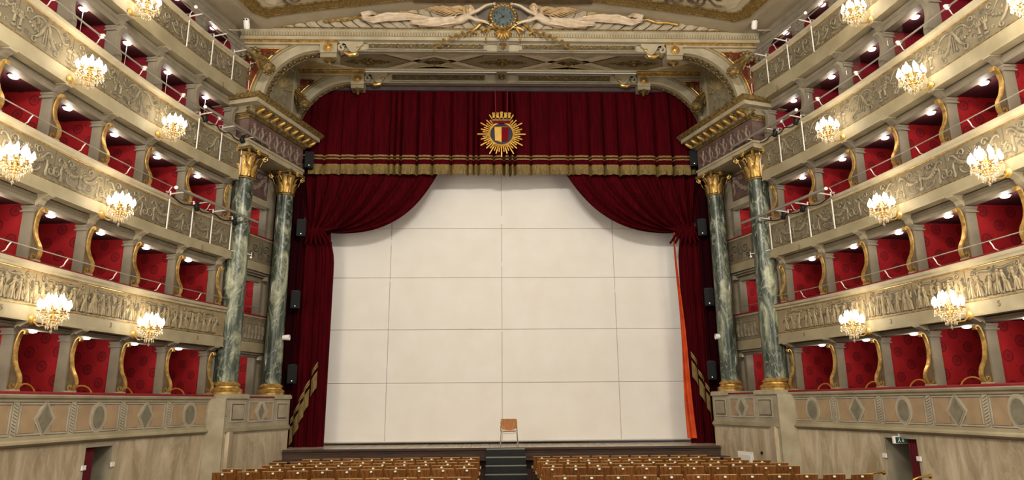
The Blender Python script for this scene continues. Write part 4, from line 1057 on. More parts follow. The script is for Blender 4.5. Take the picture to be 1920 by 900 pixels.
for g in (-1, 1):
    rt = thing('winged_figure', 'reclining plaster winged figure holding the clock from the %s' % SIDE[g], 'sculpture', (g*1.6, 17.95, 10.8))
    y = 17.86
    X = lambda x: g*x
    hd = (.90, 11.36) if g > 0 else (.96, 11.28)
    J = [((X(1.32), y, 10.98), .12), ((X(1.1), y-.03, 11.07), .14), ((X(1.0), y-.05, 11.19), .055), ((X(hd[0]+.02), y-.08, hd[1]-.04), .06),
         ((X(.98), y-.1, 11.16), .062), ((X(.76), y-.16, 11.22), .052), ((X(.50), y-.14, 11.42), .042), ((X(.31), y-.1, 11.50), .028),
         ((X(.98), y-.15, 11.02), .062), ((X(.80), y-.2, 10.90), .052), ((X(.58), y-.18, 10.87), .042), ((X(.40), y-.14, 10.80), .026),
         ((X(1.6), y-.03, 10.93), .12), ((X(2.0), y-.1, 10.97), .09), ((X(2.4), y-.04, 10.90), .06), ((X(2.62), y-.03, 10.86), .035),
         ((X(1.6), y+.06, 10.90), .1), ((X(2.05), y+.05, 10.88), .08), ((X(2.5), y+.05, 10.85), .05)]
    E = [(0,1),(1,2),(2,3),(1,4),(4,5),(5,6),(6,7),(1,8),(8,9),(9,10),(10,11),(0,12),(12,13),(13,14),(14,15),(0,16),(16,17),(17,18)]
    bd = skin_figure('body', rt, J, E, plaster)
    m = MB(); h0 = Vector((X(hd[0]), y-.1, hd[1])); m.ball(h0, .085, 12, 8, (.85, .95, 1.1)); m.ball(h0+Vector((-g*.02, -.09, -.01)), .018, 6, 4); m.ball(h0+Vector((-g*.02, -.075, -.045)), .02, 6, 4, (1.3, .6, .5))
    for q in (-1, 1): m.ball(h0+Vector((-g*.02+q*.032, -.072, .012)), .013, 6, 4)
    hdo = m.build('head', plaster, rt, smooth=True)
    m = MB()
    for j in range(20):
        a = math.pi*(-.25+1.5*j/19); m.ball(h0+Vector((g*.01+.1*math.cos(a), .0+.03*math.sin(3*a), .02+.1*math.sin(a))), .04, 7, 4)
    for j in range(5): m.ball(h0+Vector((g*.09, .0, -.03-.05*j)), .04-.004*j, 7, 4)
    m.build('curly_hair', feather_m, hdo, smooth=True)
    m = MB()
    for (hx, hz) in ((.31, 11.50), (.40, 10.80)):
        for f in range(4):
            a = -.5+.3*f; m.tube([(X(hx), y-.1, hz), (X(hx-.05), y-.12, hz+.03*math.sin(a)*2), (X(hx-.085-.006*(1.5-abs(f-1.5))), y-.1, hz+.05*math.sin(a)*2)], [.012, .01, .007], 6)
        m.tube([(X(hx), y-.1, hz), (X(hx-.02), y-.13, hz-.03), (X(hx-.05), y-.13, hz-.045)], [.012, .011, .008], 6)
    m.build('fingers', plaster, bd, smooth=True)
    # wing with separate feathers
    m = MB(); m.tube([(X(1.12), y+.0, 11.18), (X(1.14), y+.02, 11.38), (X(1.3), y+.04, 11.46), (X(1.6), y+.04, 11.42)], [.05, .08, .07, .04], 8); wg = m.build('wing', feather_m, rt, smooth=True)
    for row, (nf, l0, zz) in enumerate(((9, .82, .0), (8, .5, .03))):
        for j in range(nf):
            t = j/(nf-1); bx, bz = 1.14+.42*t, 11.24+.19*t**.7; ln = l0*(.75+.25*t)
            tip = (bx+ln, min(bz-.16+.1*t, zt(bx+ln)-.05))
            m = MB(); m.tube([(X(bx), y+.03-zz, bz), (X((bx+tip[0])/2), y-.02-zz, (bz+tip[1])/2+.03), (X(tip[0]), y+.04-zz, tip[1])], [.03, .042, .014], 6, True, .5); m.build('feather', feather_m, wg, smooth=True)
    # drapery: three gathered lengths of cloth
    def cloth(path, wid, nm, yo=0.):
        def fn(u, v):
            q = u*(len(path)-1); i0 = min(int(q), len(path)-2); f = q-i0; f = f*f*(3-2*f)
            x = path[i0][0]+(path[i0+1][0]-path[i0][0])*f; z = path[i0][1]+(path[i0+1][1]-path[i0][1])*f; wv = wid[i0]+(wid[i0+1]-wid[i0])*f
            return (X(x+.06*math.sin(v*3)), y-.07-yo-.09*math.sin(v*math.pi)-.022*math.sin(v*20+u*9), z+(v-.5)*2*wv)
        m = MB(); m.grid(fn, 40, 18); m.build(nm, plaster, rt, smooth=True, fix=False)
    cloth([(1.35, 10.95), (1.8, 10.90), (2.2, 10.86), (2.65, 10.84)], [.12, .13, .12, .05], 'drapery', .03)
    cloth([(1.7, 10.92), (2.2, 10.98), (2.8, 11.08), (3.4, 11.06), (3.8, 10.94), (4.1, 10.98)], [.05, .08, .12, .14, .11, .05], 'drapery_sweep')
    cloth([(3.75, 10.94), (4.05, 10.98), (4.1, 11.1), (3.85, 11.16), (3.65, 11.1)], [.05, .08, .07, .06, .02], 'drapery_end', .02)
    m = MB(); m.tube([(X(3.9), y+.06, 11.05), (X(4.3), y, 11.08), (X(4.6), y, 10.98), (X(4.9), y, 10.98), (X(5.2), y, 10.92), (X(5.3), y+.05, 10.96)], [.02, .035, .04, .035, .04, .015], 7); m.tube([(X(2.4), y+.06, 11.2), (X(2.8), y+.02, 11.24), (X(3.1), y+.05, 11.28)], [.02, .04, .015], 7); m.build('gilt_ribbon', gold, rt, smooth=True)

# ceiling
def Wc(Y): return cx((19-Y)/8.0)+.25 if Y < 18.2 else 7.7
def zc(x, Y):
    W = Wc(Y)-1.0; t = max(0., 1-abs(x)/W); return 10.75+.94*t**.8+.05*(18.06-Y)*t
m = MB(); m.grid(lambda u, v: ((u*2-1)*Wc(18.06-12.6*v), 18.06-12.6*v, zc((u*2-1)*Wc(18.06-12.6*v), 18.06-12.6*v)), 64, 48)
ce = m.build('ceiling', ceil_m, smooth=True, origin=(0, 12, 11)); tag(ce, 'vaulted cream ceiling with gilt-banded painted panels', kind='structure')
def cstrip(name, path, w0, w1, dz, mm, parent):
    """strip on the ceiling following a plan path, between offsets w0 and w1 (inwards)"""
    m = MB(); n = len(path); L_ = []
    for i, (x, y) in enumerate(path):
        a = Vector(path[max(i-1, 0)]); b = Vector(path[min(i+1, n-1)]); t = (b-a).normalized(); nn = Vector((-t.y, t.x)); nn = nn if nn.dot(Vector((0, 8))-Vector((x, y))) > 0 else -nn
        p0, p1 = Vector((x, y))+nn*w0, Vector((x, y))+nn*w1
        L_.append([(p0.x, p0.y, zc(p0.x, p0.y)-.003), (p0.x, p0.y, zc(p0.x, p0.y)-dz), (p1.x, p1.y, zc(p1.x, p1.y)-dz), (p1.x, p1.y, zc(p1.x, p1.y)-.003)])
    m.sweep(L_); return m.build(name, mm, parent, fix=True)
for side in (-1, 1):
    pf = [(side*(.9+.3*i), 18.06) for i in range(21)]; pf = [q for q in pf if abs(q[0]) < 6.7]+[(side*6.75, 18.06)]
    ps = [(side*(Wc(17.45-.35*i)-.37), 17.45-.35*i) for i in range(28)]
    for pth in (pf+[(side*7.1, 17.98)]+ps,):
        cstrip('gilt_band', pth, .68, .95, .03, ceil_gold, ce)
        cstrip('band_edge', pth, .64, .68, .05, gold_d, ce); cstrip('band_edge', pth, .95, .99, .05, gold_d, ce)
        cstrip('painted_ground', pth, 1.2, 2.6, .012, ceil_panel, ce)
    rr = random.Random(9+side)
    for j in range(60):
        x0, y0 = side*rr.uniform(1.2, 6.2), rr.uniform(14.5, 16.85)
        if abs(x0) > Wc(y0)-1.6: continue
        m = MB(); mp = lambda u, v, q: (x0+u, y0+v, zc(x0+u, y0+v)-.02-q)
        ribbon(m, spiral(0, 0, .32, 1.6, rr.uniform(0, 6), rr.choice((-1, 1)), 18, .03), .05, .025, .03, mp); ribbon(m, bez((.1, -.3), (.4, -.2), (.5, .2), (.8, .1), 8), .06, .02, .03, mp); blob(m, .6, -.2, .12, .1, .04, mp)
        m.build('painted_scroll', umber, ce, smooth=True, fix=False)
m = MB(); m.sweep([[(x, 17.86-.05*x*x-e, zc(x, 17.86-.05*x*x-e)-dz) for e, dz in ((0, .0), (0, .05), (.35, .05), (.35, .0))] for x in [-2.6+5.2*i/24 for i in range(25)]]); m.build('dome_rim', umber, ce)

# ---------------------------------------------------------------- floor, stage, steps
m = MB(); m.box((0, 11, FZ-.05), (20, 22, .1)); fl = m.build('floor', carpet); tag(fl, 'dark floor of the stalls', kind='structure')
ZS_ = -1.25; YF = 20.4
st = thing('stage', 'raised stage of dark wooden boards with a stepped wooden front', 'stage', (0, YF, FZ))
m = MB(); m.box((0, YF+.12, (FZ+ZS_-.03)/2), (12.5, .24, ZS_-.03-FZ)); m.box((0, YF+1.95, (FZ+ZS_-.03)/2), (14.2, 3.4, ZS_-.03-FZ)); m.build('substructure', dkwood, st)
rr = random.Random(3); x = -6.9
while x < 6.9:
    wd = .27
    y = YF+.02
    if abs(x+wd/2) > 6.22: y = YF+.25
    for L_ in (rr.uniform(.6, 1.5), 1.0, 1.4):
        if y > YF+3.5: break
        m = MB(); m.box((x+wd/2, y+L_/2, ZS_-.015+rr.uniform(-.003, .003)), (wd-.008, L_-.008, .03)); m.build('floor_board', stagefloor, st); y += L_
    x += wd
XL = 6.32
m = MB(); m.box((0, YF-.02, ZS_-.03), (2*XL, .12, .06)); m.box((0, YF+.02, ZS_-.16), (2*XL, .06, .22)); m.box((0, YF-.0, ZS_-.115), (2*XL, .07, .02)); m.build('front_fascia', dkwood, st)
m = MB(); m.box((0, YF-.18, ZS_-.3), (2*XL+.36, .42, .05)); m.build('front_ledge', dkwood, st)
for i in range(14):
    m = MB(); m.box((-6.0+.92*i, YF-.02, (ZS_-.34+FZ)/2), (.9, .06, ZS_-.34-FZ)); m.box((-6.0+.92*i, YF-.05, ZS_-.38), (.86, .03, .05)); m.build('front_panel', dkwood, st)
sp = thing('stage_steps', 'dark carpeted steps with pale nosings leading up to the stage', 'steps', (0.05, 19.7, FZ))
for i in range(5):
    z1 = ZS_-.01-.205*i; y1 = YF-.08-.26*i; wd = 1.1+.015*i
    m = MB(); m.box((0.05, y1-.13, (z1+FZ)/2), (wd, .26, z1-FZ)); s_ = m.build('step', step_m, sp)
    m = MB(); m.box((0.05, y1-.262, z1-.012), (wd, .012, .028)); m.box((0.05, y1-.24, z1+.002), (wd, .045, .006)); m.build('nosing', nosing_m, s_)

# ---------------------------------------------------------------- white screen of sewn panels
YS = 22.3
scn = thing('screen', 'large white screen of seamed panels closing the stage opening', 'screen', (0, YS, ZS_))
XS = [-6.6, -3.73, 0.0, 3.80, 6.6]; ZZ = [-1.15, .65, 2.37, 4.10, 5.80, 7.9]
for i in range(4):
    for j in range(5):
        m = MB(); 
        m.grid(lambda u, v: (XS[i]+.007+(XS[i+1]-XS[i]-.014)*u, YS-.012*math.sin(math.pi*u)*math.sin(math.pi*v), ZZ[j]+.007+(ZZ[j+1]-ZZ[j]-.014)*v), 6, 6); m.build('panel', screen_m, scn, smooth=True, fix=False)
m = MB(); m.box((0, YS+.05, 3.3), (13.4, .04, 9.0)); m.build('backing', screen_gap, scn)
m = MB(); m.box((0, YS-.01, -1.158), (13.2, .03, .02)); m.build('bottom_batten', white_pl, scn)
for (x, z, dx, dz) in ((0.0, 6.1, 0, .28), (0, 4.55, 0, .12), (0, 2.32, 0, .06), (3.81, 3.7, .02, .2), (3.84, 2.5, .02, .16), (-3.72, 5.3, -.01, .2), (-3.72, 4.0, -.01, .06), (-3.75, 2.5, -.01, .14), (-3.76, 1.2, -.01, .18), (-1.7, 2.385, .1, .0), (-1.0, 2.385, .18, 0), (-.7, 2.385, .06, 0)):  # white slivers painted in where light shows through the seams
    m = MB(); m.prism([(x-dx/2-.012, z-dz/2-.008), (x-dx/2+.012, z-dz/2), (x+dx/2+.016, z+dz/2), (x+dx/2-.01, z+dz/2+.01)], lambda u, v, q: (u, q, v), YS-.03, YS-.022); m.build('light_sliver', sliver_m, scn)
m = MB(); m.box((4.3, YS+.9, ZS_+.02), (2.8, .04, .03)); q = m.build('floor_gleam_strip', blue_gap); tag(q, 'glowing strip added for the bluish gleam under the white screen', 'light')
m = MB(); m.box((0, YS+1.2, 3), (14.5, .1, 10)); q = m.build('wall_back', wallgap); tag(q, 'dark stage house wall behind the screen', kind='structure')

# ---------------------------------------------------------------- curtains
def fold(x, k=1.): return math.sin(x*9.1*k)+.45*math.sin(x*21.7*k+1.3)+.25*math.sin(x*37.*k+.4)
YC = 21.45
for side in (-1, 1):
    sn = SIDE[side]
    xin = 5.42 if side < 0 else 5.78
    rt = thing('stage_curtain', 'crimson velvet stage curtain swagged to the %s, fringed in gold' % sn, 'curtain', (side*6.1, YC, ZS_))
    # hanging leg
    def leg(u, v):
        z = ZS_+.01+6.85*v; t = min(1, max(0, (5.6-z)/6.5)); x = xin+(7.25-xin)*u
        pinch = .12*math.exp(-((z-5.35)/.5)**2); x = x+(6.3-x)*pinch*1.5
        return (side*x, YC+.05*fold(u*2.6+.08*(1-v))*(1-.5*pinch)-.12*math.exp(-((u-.25)/.3)**2)*(1-v), z)
    m = MB(); m.grid(leg, 110, 30); m.build('drape', curtain_m, rt, smooth=True, fix=False)
    # swag: folds fan out from the tie to the head
    T0 = Vector((5.55 if side < 0 else 5.85, 5.42)); 
    def swag(u, v):
        e = u**1.15
        qx = 6.75+(1.95-6.75)*e; q = Vector((qx, 7.75)); t0 = Vector((6.3+(T0.x-6.3)*e, 5.38+.05*math.sin(u*9)))
        c1 = t0.lerp(q, .35)+Vector((-.25-.9*e, -.25-.75*e))*(.25+.75*e); c2 = t0.lerp(q, .75)+Vector((-.05-.25*e, -.25-.45*e))*(.2+.8*e)
        p = t0*(1-v)**3+c1*3*(1-v)**2*v+c2*3*(1-v)*v*v+q*v**3
        amp = .075*(.25+math.sin(math.pi*min(1, v*.9+.08)))
        return (side*p.x, YC-.12-amp*(math.sin(u*62+2*math.sin(v*2.2))+.5*math.sin(u*113))-.16*math.sin(math.pi*v)*(.4+.6*u), p.y)
    m = MB(); m.grid(swag, 150, 26); m.build('swag', curtain_m, rt, smooth=True, fix=False)
    m = MB()
    for j in range(7): m.tube([(side*(6.5-.2*j), YC-.2, 5.75-.03*j), (side*(6.25-.08*j), YC-.32, 5.42), (side*(6.5-.17*j), YC-.2, 5.02)], [.03, .09, .03], 8)
    m.build('gathered_tie', curtain_m, rt, smooth=True)
    # gold fringe running down the pulled-back hem
    hem = [(5.78, .65), (6.0, .12), (6.12, -.2), (6.25, -.55), (6.42, -.92)] if side < 0 else [(6.0, .9), (6.2, .35), (6.38, -.05), (6.5, -.42), (6.62, -.9)]
    for j in range(len(hem)):
        x, z = hem[j]
        for kk, (dz0, dz1, mm, nm) in enumerate(((.42, .5, band_m, 'gold_braid'), (.34, .4, band_m, 'gold_braid'), (-.28, .22, fringe_m, 'gold_fringe'))):
            m = MB(); wv = .085
            m.grid(lambda u, v: (side*(x+(u-.5)*2*wv), YC-.20-.05*math.sin(u*math.pi)+.03*math.sin(j*2), z+dz0+(dz1-dz0)*v-.28*(u-.5)), 5, 2); m.build(nm, mm, rt, smooth=True, fix=False)
    if side > 0:
        def orange(u, v):
            z = ZS_+.16+6.5*v; wd = .05+.24*(1-v)**1.2
            return (5.62+.02*(1-v)+wd*u-.02*math.sin(v*9), YC-.16-.05*math.sin(u*7+v*3), z)
        m = MB(); m.grid(orange, 14, 30); m.build('orange_lining', orange_m, rt, smooth=True, fix=False)
        m = MB(); m.grid(lambda u, v: (6.5+.1*u*(1-abs(2*v-1)), YC-.24, -.62+.5*v), 4, 8); m.build('orange_lining', orange_m, rt, smooth=True, fix=False)
    # dark wing masking behind the column
    m = MB(); m.grid(lambda u, v: (side*(6.4+1.3*u), 21.15+.04*fold(u*2), ZS_+.01+8.9*v), 40, 4); q = m.build('masking_drape', curtain_dk, smooth=True, fix=False); tag(q, 'narrow dark red masking drape behind the %s inner column' % sn, 'curtain')
# valance
va = thing('valance', 'crimson velvet valance with gold braid and fringe across the stage opening', 'curtain', (0, 21.15, 7.3))
rr = random.Random(11); edges = [-6.9]
while edges[-1] < 6.9: edges.append(edges[-1]+rr.choice((.16, .2, .34, .5, .55, .62)))
deps = [rr.uniform(0, 1) for _ in edges]
def vdep(x):
    import bisect
    i = max(0, min(len(edges)-2, bisect.bisect_right(edges, x)-1)); t = (x-edges[i])/(edges[i+1]-edges[i])
    d = deps[i]; e = min(t, 1-t)*(edges[i+1]-edges[i]); k = min(1, e/.05)
    return -.20*d*k-.03*math.sin(math.pi*t)+.03*(1-k)+.012*math.sin(x*30), d
xs = []
for i in range(len(edges)-1):
    for t in (0, .012, .05, .12, .25, .4, .5, .6, .75, .88, .95, .988): xs.append(edges[i]+(edges[i+1]-edges[i])*t)
def vstrip(name, z0, z1, off, mm, nz=1, hem=0.):
    m = MB(); rows = []
    for j in range(nz+1):
        row = []
        for x in xs:
            dy, d = vdep(x); v = j/nz; z = z0+(z1-z0)*v
            row.append((x, 21.2+dy*(1.0-.45*max(0, (z-7.5)/3))-off, z-.08*d*1.0+(hem*math.sin(x*19)*(1-v))))
        rows.append(row)
    m.sweep(rows, False, False); return m.build(name, mm, va, smooth=True, fix=False)
vstrip('velvet', 7.42, 10.55, 0, curtain_m, 6)
vstrip('gold_braid', 7.98, 8.04, .012, band_m); vstrip('gold_braid', 7.88, 7.93, .012, band_m)
vstrip('gold_braid', 7.66, 7.71, .016, band_m)
vstrip('gold_fringe', 7.36, 7.67, .02, fringe_m, 2, .012)
m = MB()
for i in range(len(edges)-1):
    nn = max(1, int((edges[i+1]-edges[i])/.16))
    for q in range(nn):
        x = edges[i]+(edges[i+1]-edges[i])*(q+.5)/nn; dy, d = vdep(x); m.lathe([(.002, -.05), (.022, -.03), (.012, 0), (.02, .02), (.012, .12), (.002, .14)], 6, (x, 21.15+dy, 7.39-.08*d), None, False)
tag(m.build('tassels', gold_d, va, smooth=True, fix=False), kind='stuff')
m = MB(); m.box((0, 21.1, 10.42), (12.6, .1, .22)); q = m.build('valance_pelmet', pelmet_m); tag(q, 'plain grey board under the inner arch, above the valance', kind='structure')

# ---------------------------------------------------------------- sunburst emblem on two ropes
em = thing('sunburst_emblem', 'gilded sunburst emblem with a crowned yellow and red shield, hung on the valance', 'emblem', (0, 20.9, 7.85))
EC = Vector((-.01, 20.9, 8.66)); RXm = Matrix.Rotation(math.pi/2, 3, 'X')
for j in range(48):
    a = 2*math.pi*j/48; L_ = (.79, .62, .7)[(0, 1, 2, 1)[j % 4]] if j % 2 == 0 or True else .6
    dv = Vector((math.cos(a), 0, math.sin(a))); nv = Vector((-dv.z, 0, dv.x))
    wd = .016 if j % 2 == 0 else .013
    m = MB(); P = [EC+dv*.4-nv*wd, EC+dv*L_-nv*wd*1.2, EC+dv*(L_+.015), EC+dv*L_+nv*wd*1.2, EC+dv*.4+nv*wd]
    m.prism([(p.x, p.z) for p in P], lambda u, v, q: (u, q, v), EC.y-.035, EC.y); m.build('ray', gold_b, em)
for j in range(16):
    a = 2*math.pi*(j+.5)/16; dv = Vector((math.cos(a), 0, math.sin(a))); nv = Vector((-dv.z, 0, dv.x)); b = EC+Vector((0, -.02, 0))
    m = MB(); m.tube([b+dv*.4, b+dv*.47+nv*.05, b+dv*.54-nv*.03, b+dv*.62+nv*.03], [.055, .06, .045, .01], 6, True, .5); m.build('flame', gold_b, em, smooth=True)
m = MB(); m.lathe([(.45, 0), (.45, .03), (.001, .032)], 36, EC, RXm); m.build('gilt_disc', gold_d, em)
m = MB(); m.lathe([(.39, .03), (.39, .045), (.001, .046)], 36, EC, RXm); m.build('blue_field', navy, em)
m = MB(); m.lathe([(.365, .03), (.375, .07), (.4, .085), (.425, .07), (.435, .03)], 40, EC, RXm); m.build('ring', gold_b, em, smooth=True)
for g, mm, nm in ((-1, shield_y, 'yellow_half'), (1, shield_r, 'red_half')):
    pts = [(0, .24), (g*.23, .24), (g*.225, .0), (g*.215, -.24), (g*.12, -.255), (g*.05, -.28), (0, -.31)]
    m = MB(); m.prism(pts, lambda u, v, q: (EC.x+u, EC.y-q, EC.z+v-.0), .04, .07); m.build(nm, mm, em)
m = MB(); m.tube([(EC.x-.23, EC.y-.07, EC.z+.245), (EC.x+.23, EC.y-.07, EC.z+.245)], .012, 6); m.build('shield_edge', gold, em)
m = MB()
m.prism([(-.27, .36), (.27, .36), (.3, .44), (-.3, .44)], lambda u, v, q: (EC.x+u, EC.y-q, EC.z+v), .02, .12); m.build('crown_base', shield_r, em)
m = MB(); m.prism([(-.29, .44), (.29, .44), (.32, .54), (-.32, .54)], lambda u, v, q: (EC.x+u, EC.y-q, EC.z+v), .02, .12); cr = m.build('crown', gold_d, em)
for j in range(5):
    x = -.24+.12*j; m = MB(); h_ = .2 if j == 2 else .17
    m.box((EC.x+x*1.08, EC.y-.08, EC.z+.54+h_/2-.04), (.075, .08, h_)); m.box((EC.x+x*1.1, EC.y-.08, EC.z+.52+h_), (.1, .1, .03))
    for q in (-1, 0, 1): m.box((EC.x+x*1.1+q*.034, EC.y-.08, EC.z+.545+h_), (.02, .1, .03))
    m.build('crown_tower', gold_b, cr)
m = MB()
for g in (-1, 1): m.tube([(EC.x+g*.19-.0, 20.93, EC.z+.7), (EC.x+g*.2, 20.98, 9.8), (EC.x+g*.21, 21.0, 10.38)], .014, 6)
m.build('hanging_rope', rope_m, em)

# ---------------------------------------------------------------- loudspeakers beside the curtain
def make_speaker():
    rt = thing('loudspeaker', '', 'speaker')
    m = MB(); 
    P = [(-.14, -.16), (.14, -.16), (.11, .14), (-.11, .14)]
    m.prism(P, lambda u, v, q: (u, v, q), -.27, .27); m.build('cabinet', black_m, rt)
    m = MB(); m.box((0, -.165, .0), (.25, .012, .47)); g = m.build('grille', black_m, rt)
    m = MB(); m.lathe([(.012, 0), (.012, .006), (.0005, .007)], 10, (.0, -.172, -.2), RXm); m.build('led', led_m, g)
    m = MB(); m.tube([(0, .1, .25), (0, .1, .31), (-.0, .35, .31)], .016, 6); m.box((0, .0, .285), (.2, .2, .02)); m.build('bracket', blackmetal, rt)
    return rt
sp0 = make_speaker(); first = True
HT = ['lowest', 'second from the bottom', 'third from the bottom', 'topmost']
for side, lst in ((-1, [(548, 702), (554, 563), (565, 429), (580, 302)]), (1, [(1334, 695), (1329, 558), (1316, 428), (1301, 299)])):
    for j, (px, py) in enumerate(lst):
        u = ((px-960)/F_PX, (450-py)/F_PX); dv = _f+_r*u[0]+_u*u[1]; Y = 20.95; t = Y/dv.y
        o = sp0 if first else copy_tree(sp0); first = False
        o.location = (CAMX+dv.x*t, Y, dv.z*t); o.rotation_euler = (0, 0, side*.0+(-.25 if side > 0 else .25))
        o['label'] = 'black loudspeaker beside the curtain on the %s, %s of four' % (SIDE[side], HT[j]); o['group'] = 'loudspeakers beside the stage curtain'

# small white spot lamps on the inner columns
for side, (px, py) in ((-1, (536, 633)), (1, (1348, 631))):
    dv = _f+_r*((px-960)/F_PX)+_u*((450-py)/F_PX); t = 20.35/dv.y; p = Vector((CAMX+dv.x*t, 20.35, dv.z*t))
    rt = thing('spot_lamp', 'small white cylindrical spot lamp on the %s inner column' % SIDE[side], 'lamp', p)
    m = MB(); R = Matrix.Rotation(math.pi/2, 3, 'Y')
    m.lathe([(.001, -.09), (.07, -.09), (.085, .06), (.085, .11), (.07, .11), (.065, .02), (.001, .0)], 16, p, R if side < 0 else R.inverted()); m.build('housing', white_pl, rt, smooth=True)
    m = MB(); m.tube([p, p+Vector((side*.2, .05, 0))], .02, 6); m.build('arm', white_metal, rt)

# ---------------------------------------------------------------- crystal wall chandeliers on the parapets
ORDN = ['first', 'second', 'third', 'fourth', 'fifth', 'sixth', 'seventh', 'eighth', 'ninth', 'tenth', 'eleventh', 'twelfth']
TN = {0: 'ground tier', 1: 'first raised tier', 2: 'second raised tier', 3: 'third raised tier', 4: 'top tier'}
CHW = 58
def make_chandelier():
    """wall at y=0, hangs out towards -y; origin at the middle of the lights"""
    rt = thing('crystal_sconce', '', 'chandelier')
    C = Vector((0, -.40, 0))
    m = MB(); m.lathe([(.002, .03), (.07, .02), (.09, 0)], 14, (0, -.005, -.2), RXm); m.tube([(0, 0, -.2), (0, -.12, -.3), (0, -.28, -.32), (0, -.4, -.26), (0, -.4, -.1)], .014, 7)
    m.lathe([(.002, -.38), (.03, -.34), (.02, -.3), (.05, -.27), (.03, -.2), (.02, -.05), (.035, 0), (.02, .1), (.002, .16)], 12, C)
    fr_ = m.build('gilt_frame', gold, rt, smooth=True)
    m = MB(); n = 28
    for r_, z in ((.2, -.1), (.12, -.22)): m.tube([C+Vector((r_*math.cos(2*math.pi*i/n), r_*math.sin(2*math.pi*i/n), z)) for i in range(n+1)], .009, 6)
    m.build('hoop', gold, fr_, smooth=True)
    spots = [(.235, .0, 2*math.pi*(i+.5)/9) for i in range(9)]+[(.12, .11, 2*math.pi*i/5) for i in range(5)]
    arm = None
    for r_, z, a in spots:
        d = Vector((math.cos(a), math.sin(a), 0)); p = C+d*r_+Vector((0, 0, z))
        m = MB(); m.tube([C+Vector((0, 0, z-.12)), C+d*r_*.5+Vector((0, 0, z-.17)), C+d*r_*.9+Vector((0, 0, z-.12)), p+Vector((0, 0, -.07))], .008, 6)
        m.lathe([(.002, -.075), (.032, -.065), (.036, -.055), (.012, -.05)], 10, p); ar = m.build('arm', gold, rt, smooth=True)
        m = MB(); m.lathe([(.012, -.055), (.012, .0), (.002, .0)], 8, p); m.build('candle', ivory, ar, smooth=True)
        m = MB(); m.lathe([(.004, -.01), (.03, .02), (.041, .055), (.03, .1), (.013, .145), (.002, .165)], 9, p); m.build('bulb', flame_m, ar, smooth=True, fix=False)
    rr = random.Random(4)
    m = MB()
    def drop(p, r_, h_): m.lathe([(.0005, -h_), (r_, -h_*.35), (r_*.6, 0), (.0005, h_*.25)], 5, p, None, False)
    for i in range(18):
        a = 2*math.pi*i/18; d = Vector((math.cos(a), math.sin(a), 0))
        for q in range(6):
            t = q/5; drop(C+d*(.235-.17*t**1.4)+Vector((0, 0, -.09-.2*t)), .014, .03)
        drop(C+d*.245+Vector((0, 0, -.13-.02*(i % 2))), .02, .06)
        drop(C+d*.17+Vector((0, 0, .0+.03*(i % 2))), .013, .03)
    for i in range(10):
        a = 2*math.pi*i/10; d = Vector((math.cos(a), math.sin(a), 0)); drop(C+d*.09+Vector((0, 0, -.33)), .018, .06); drop(C+d*.13+Vector((0, 0, .09)), .014, .04)
        drop(C+d*.15+Vector((0, 0, -.26)), .018, .055)
    drop(C+Vector((0, 0, -.4)), .028, .07)
    c = m.build('crystal_drops', crystal, rt, fix=False); c['kind'] = 'stuff'
    l = point_light('sconce_light', C+Vector((0, -.0, .12)), CHW, .16, (1.0, .86, .65), rt)
    return rt
ch0 = make_chandelier(); first = True
CH = {1: (.478, .825), 2: (.652, .997), 3: (.478, .825, 1.168), 4: (.652,)}
for side in (-1, 1):
    for k, lst in CH.items():
        h = TIER[k][0]
        for j, s in enumerate(lst):
            if k == 3 and j == 2 and side < 0: continue
            o = ch0 if first else copy_tree(ch0); first = False
            o.location = CP(s, -.04, h-.80-.02*k, side); o.rotation_euler = (0, 0, face_rz(s, side))
            o['label'] = 'lit crystal sconce on the %s, %s side, %s from the stage' % (TN[k], SIDE[side], ORDN[j]) if k != 4 else 'lit crystal sconce on the top tier, %s side' % SIDE[side]
            o['group'] = 'crystal sconces along the box tiers'
# the same sconces go on round the horseshoe behind the camera; only their light reaches the view
for side in (-1, 1):
    for y, x in ((9.6, 8.7), (6.8, 8.8), (3.0, 8.4), (-1.0, 6.6)):
        for z in (1.8, 4.1, 6.4, 8.8): point_light('sconce_light', (side*(x-.5), y, z), 140 if z < 3 else 85, .35, (1.0, .90, .74))

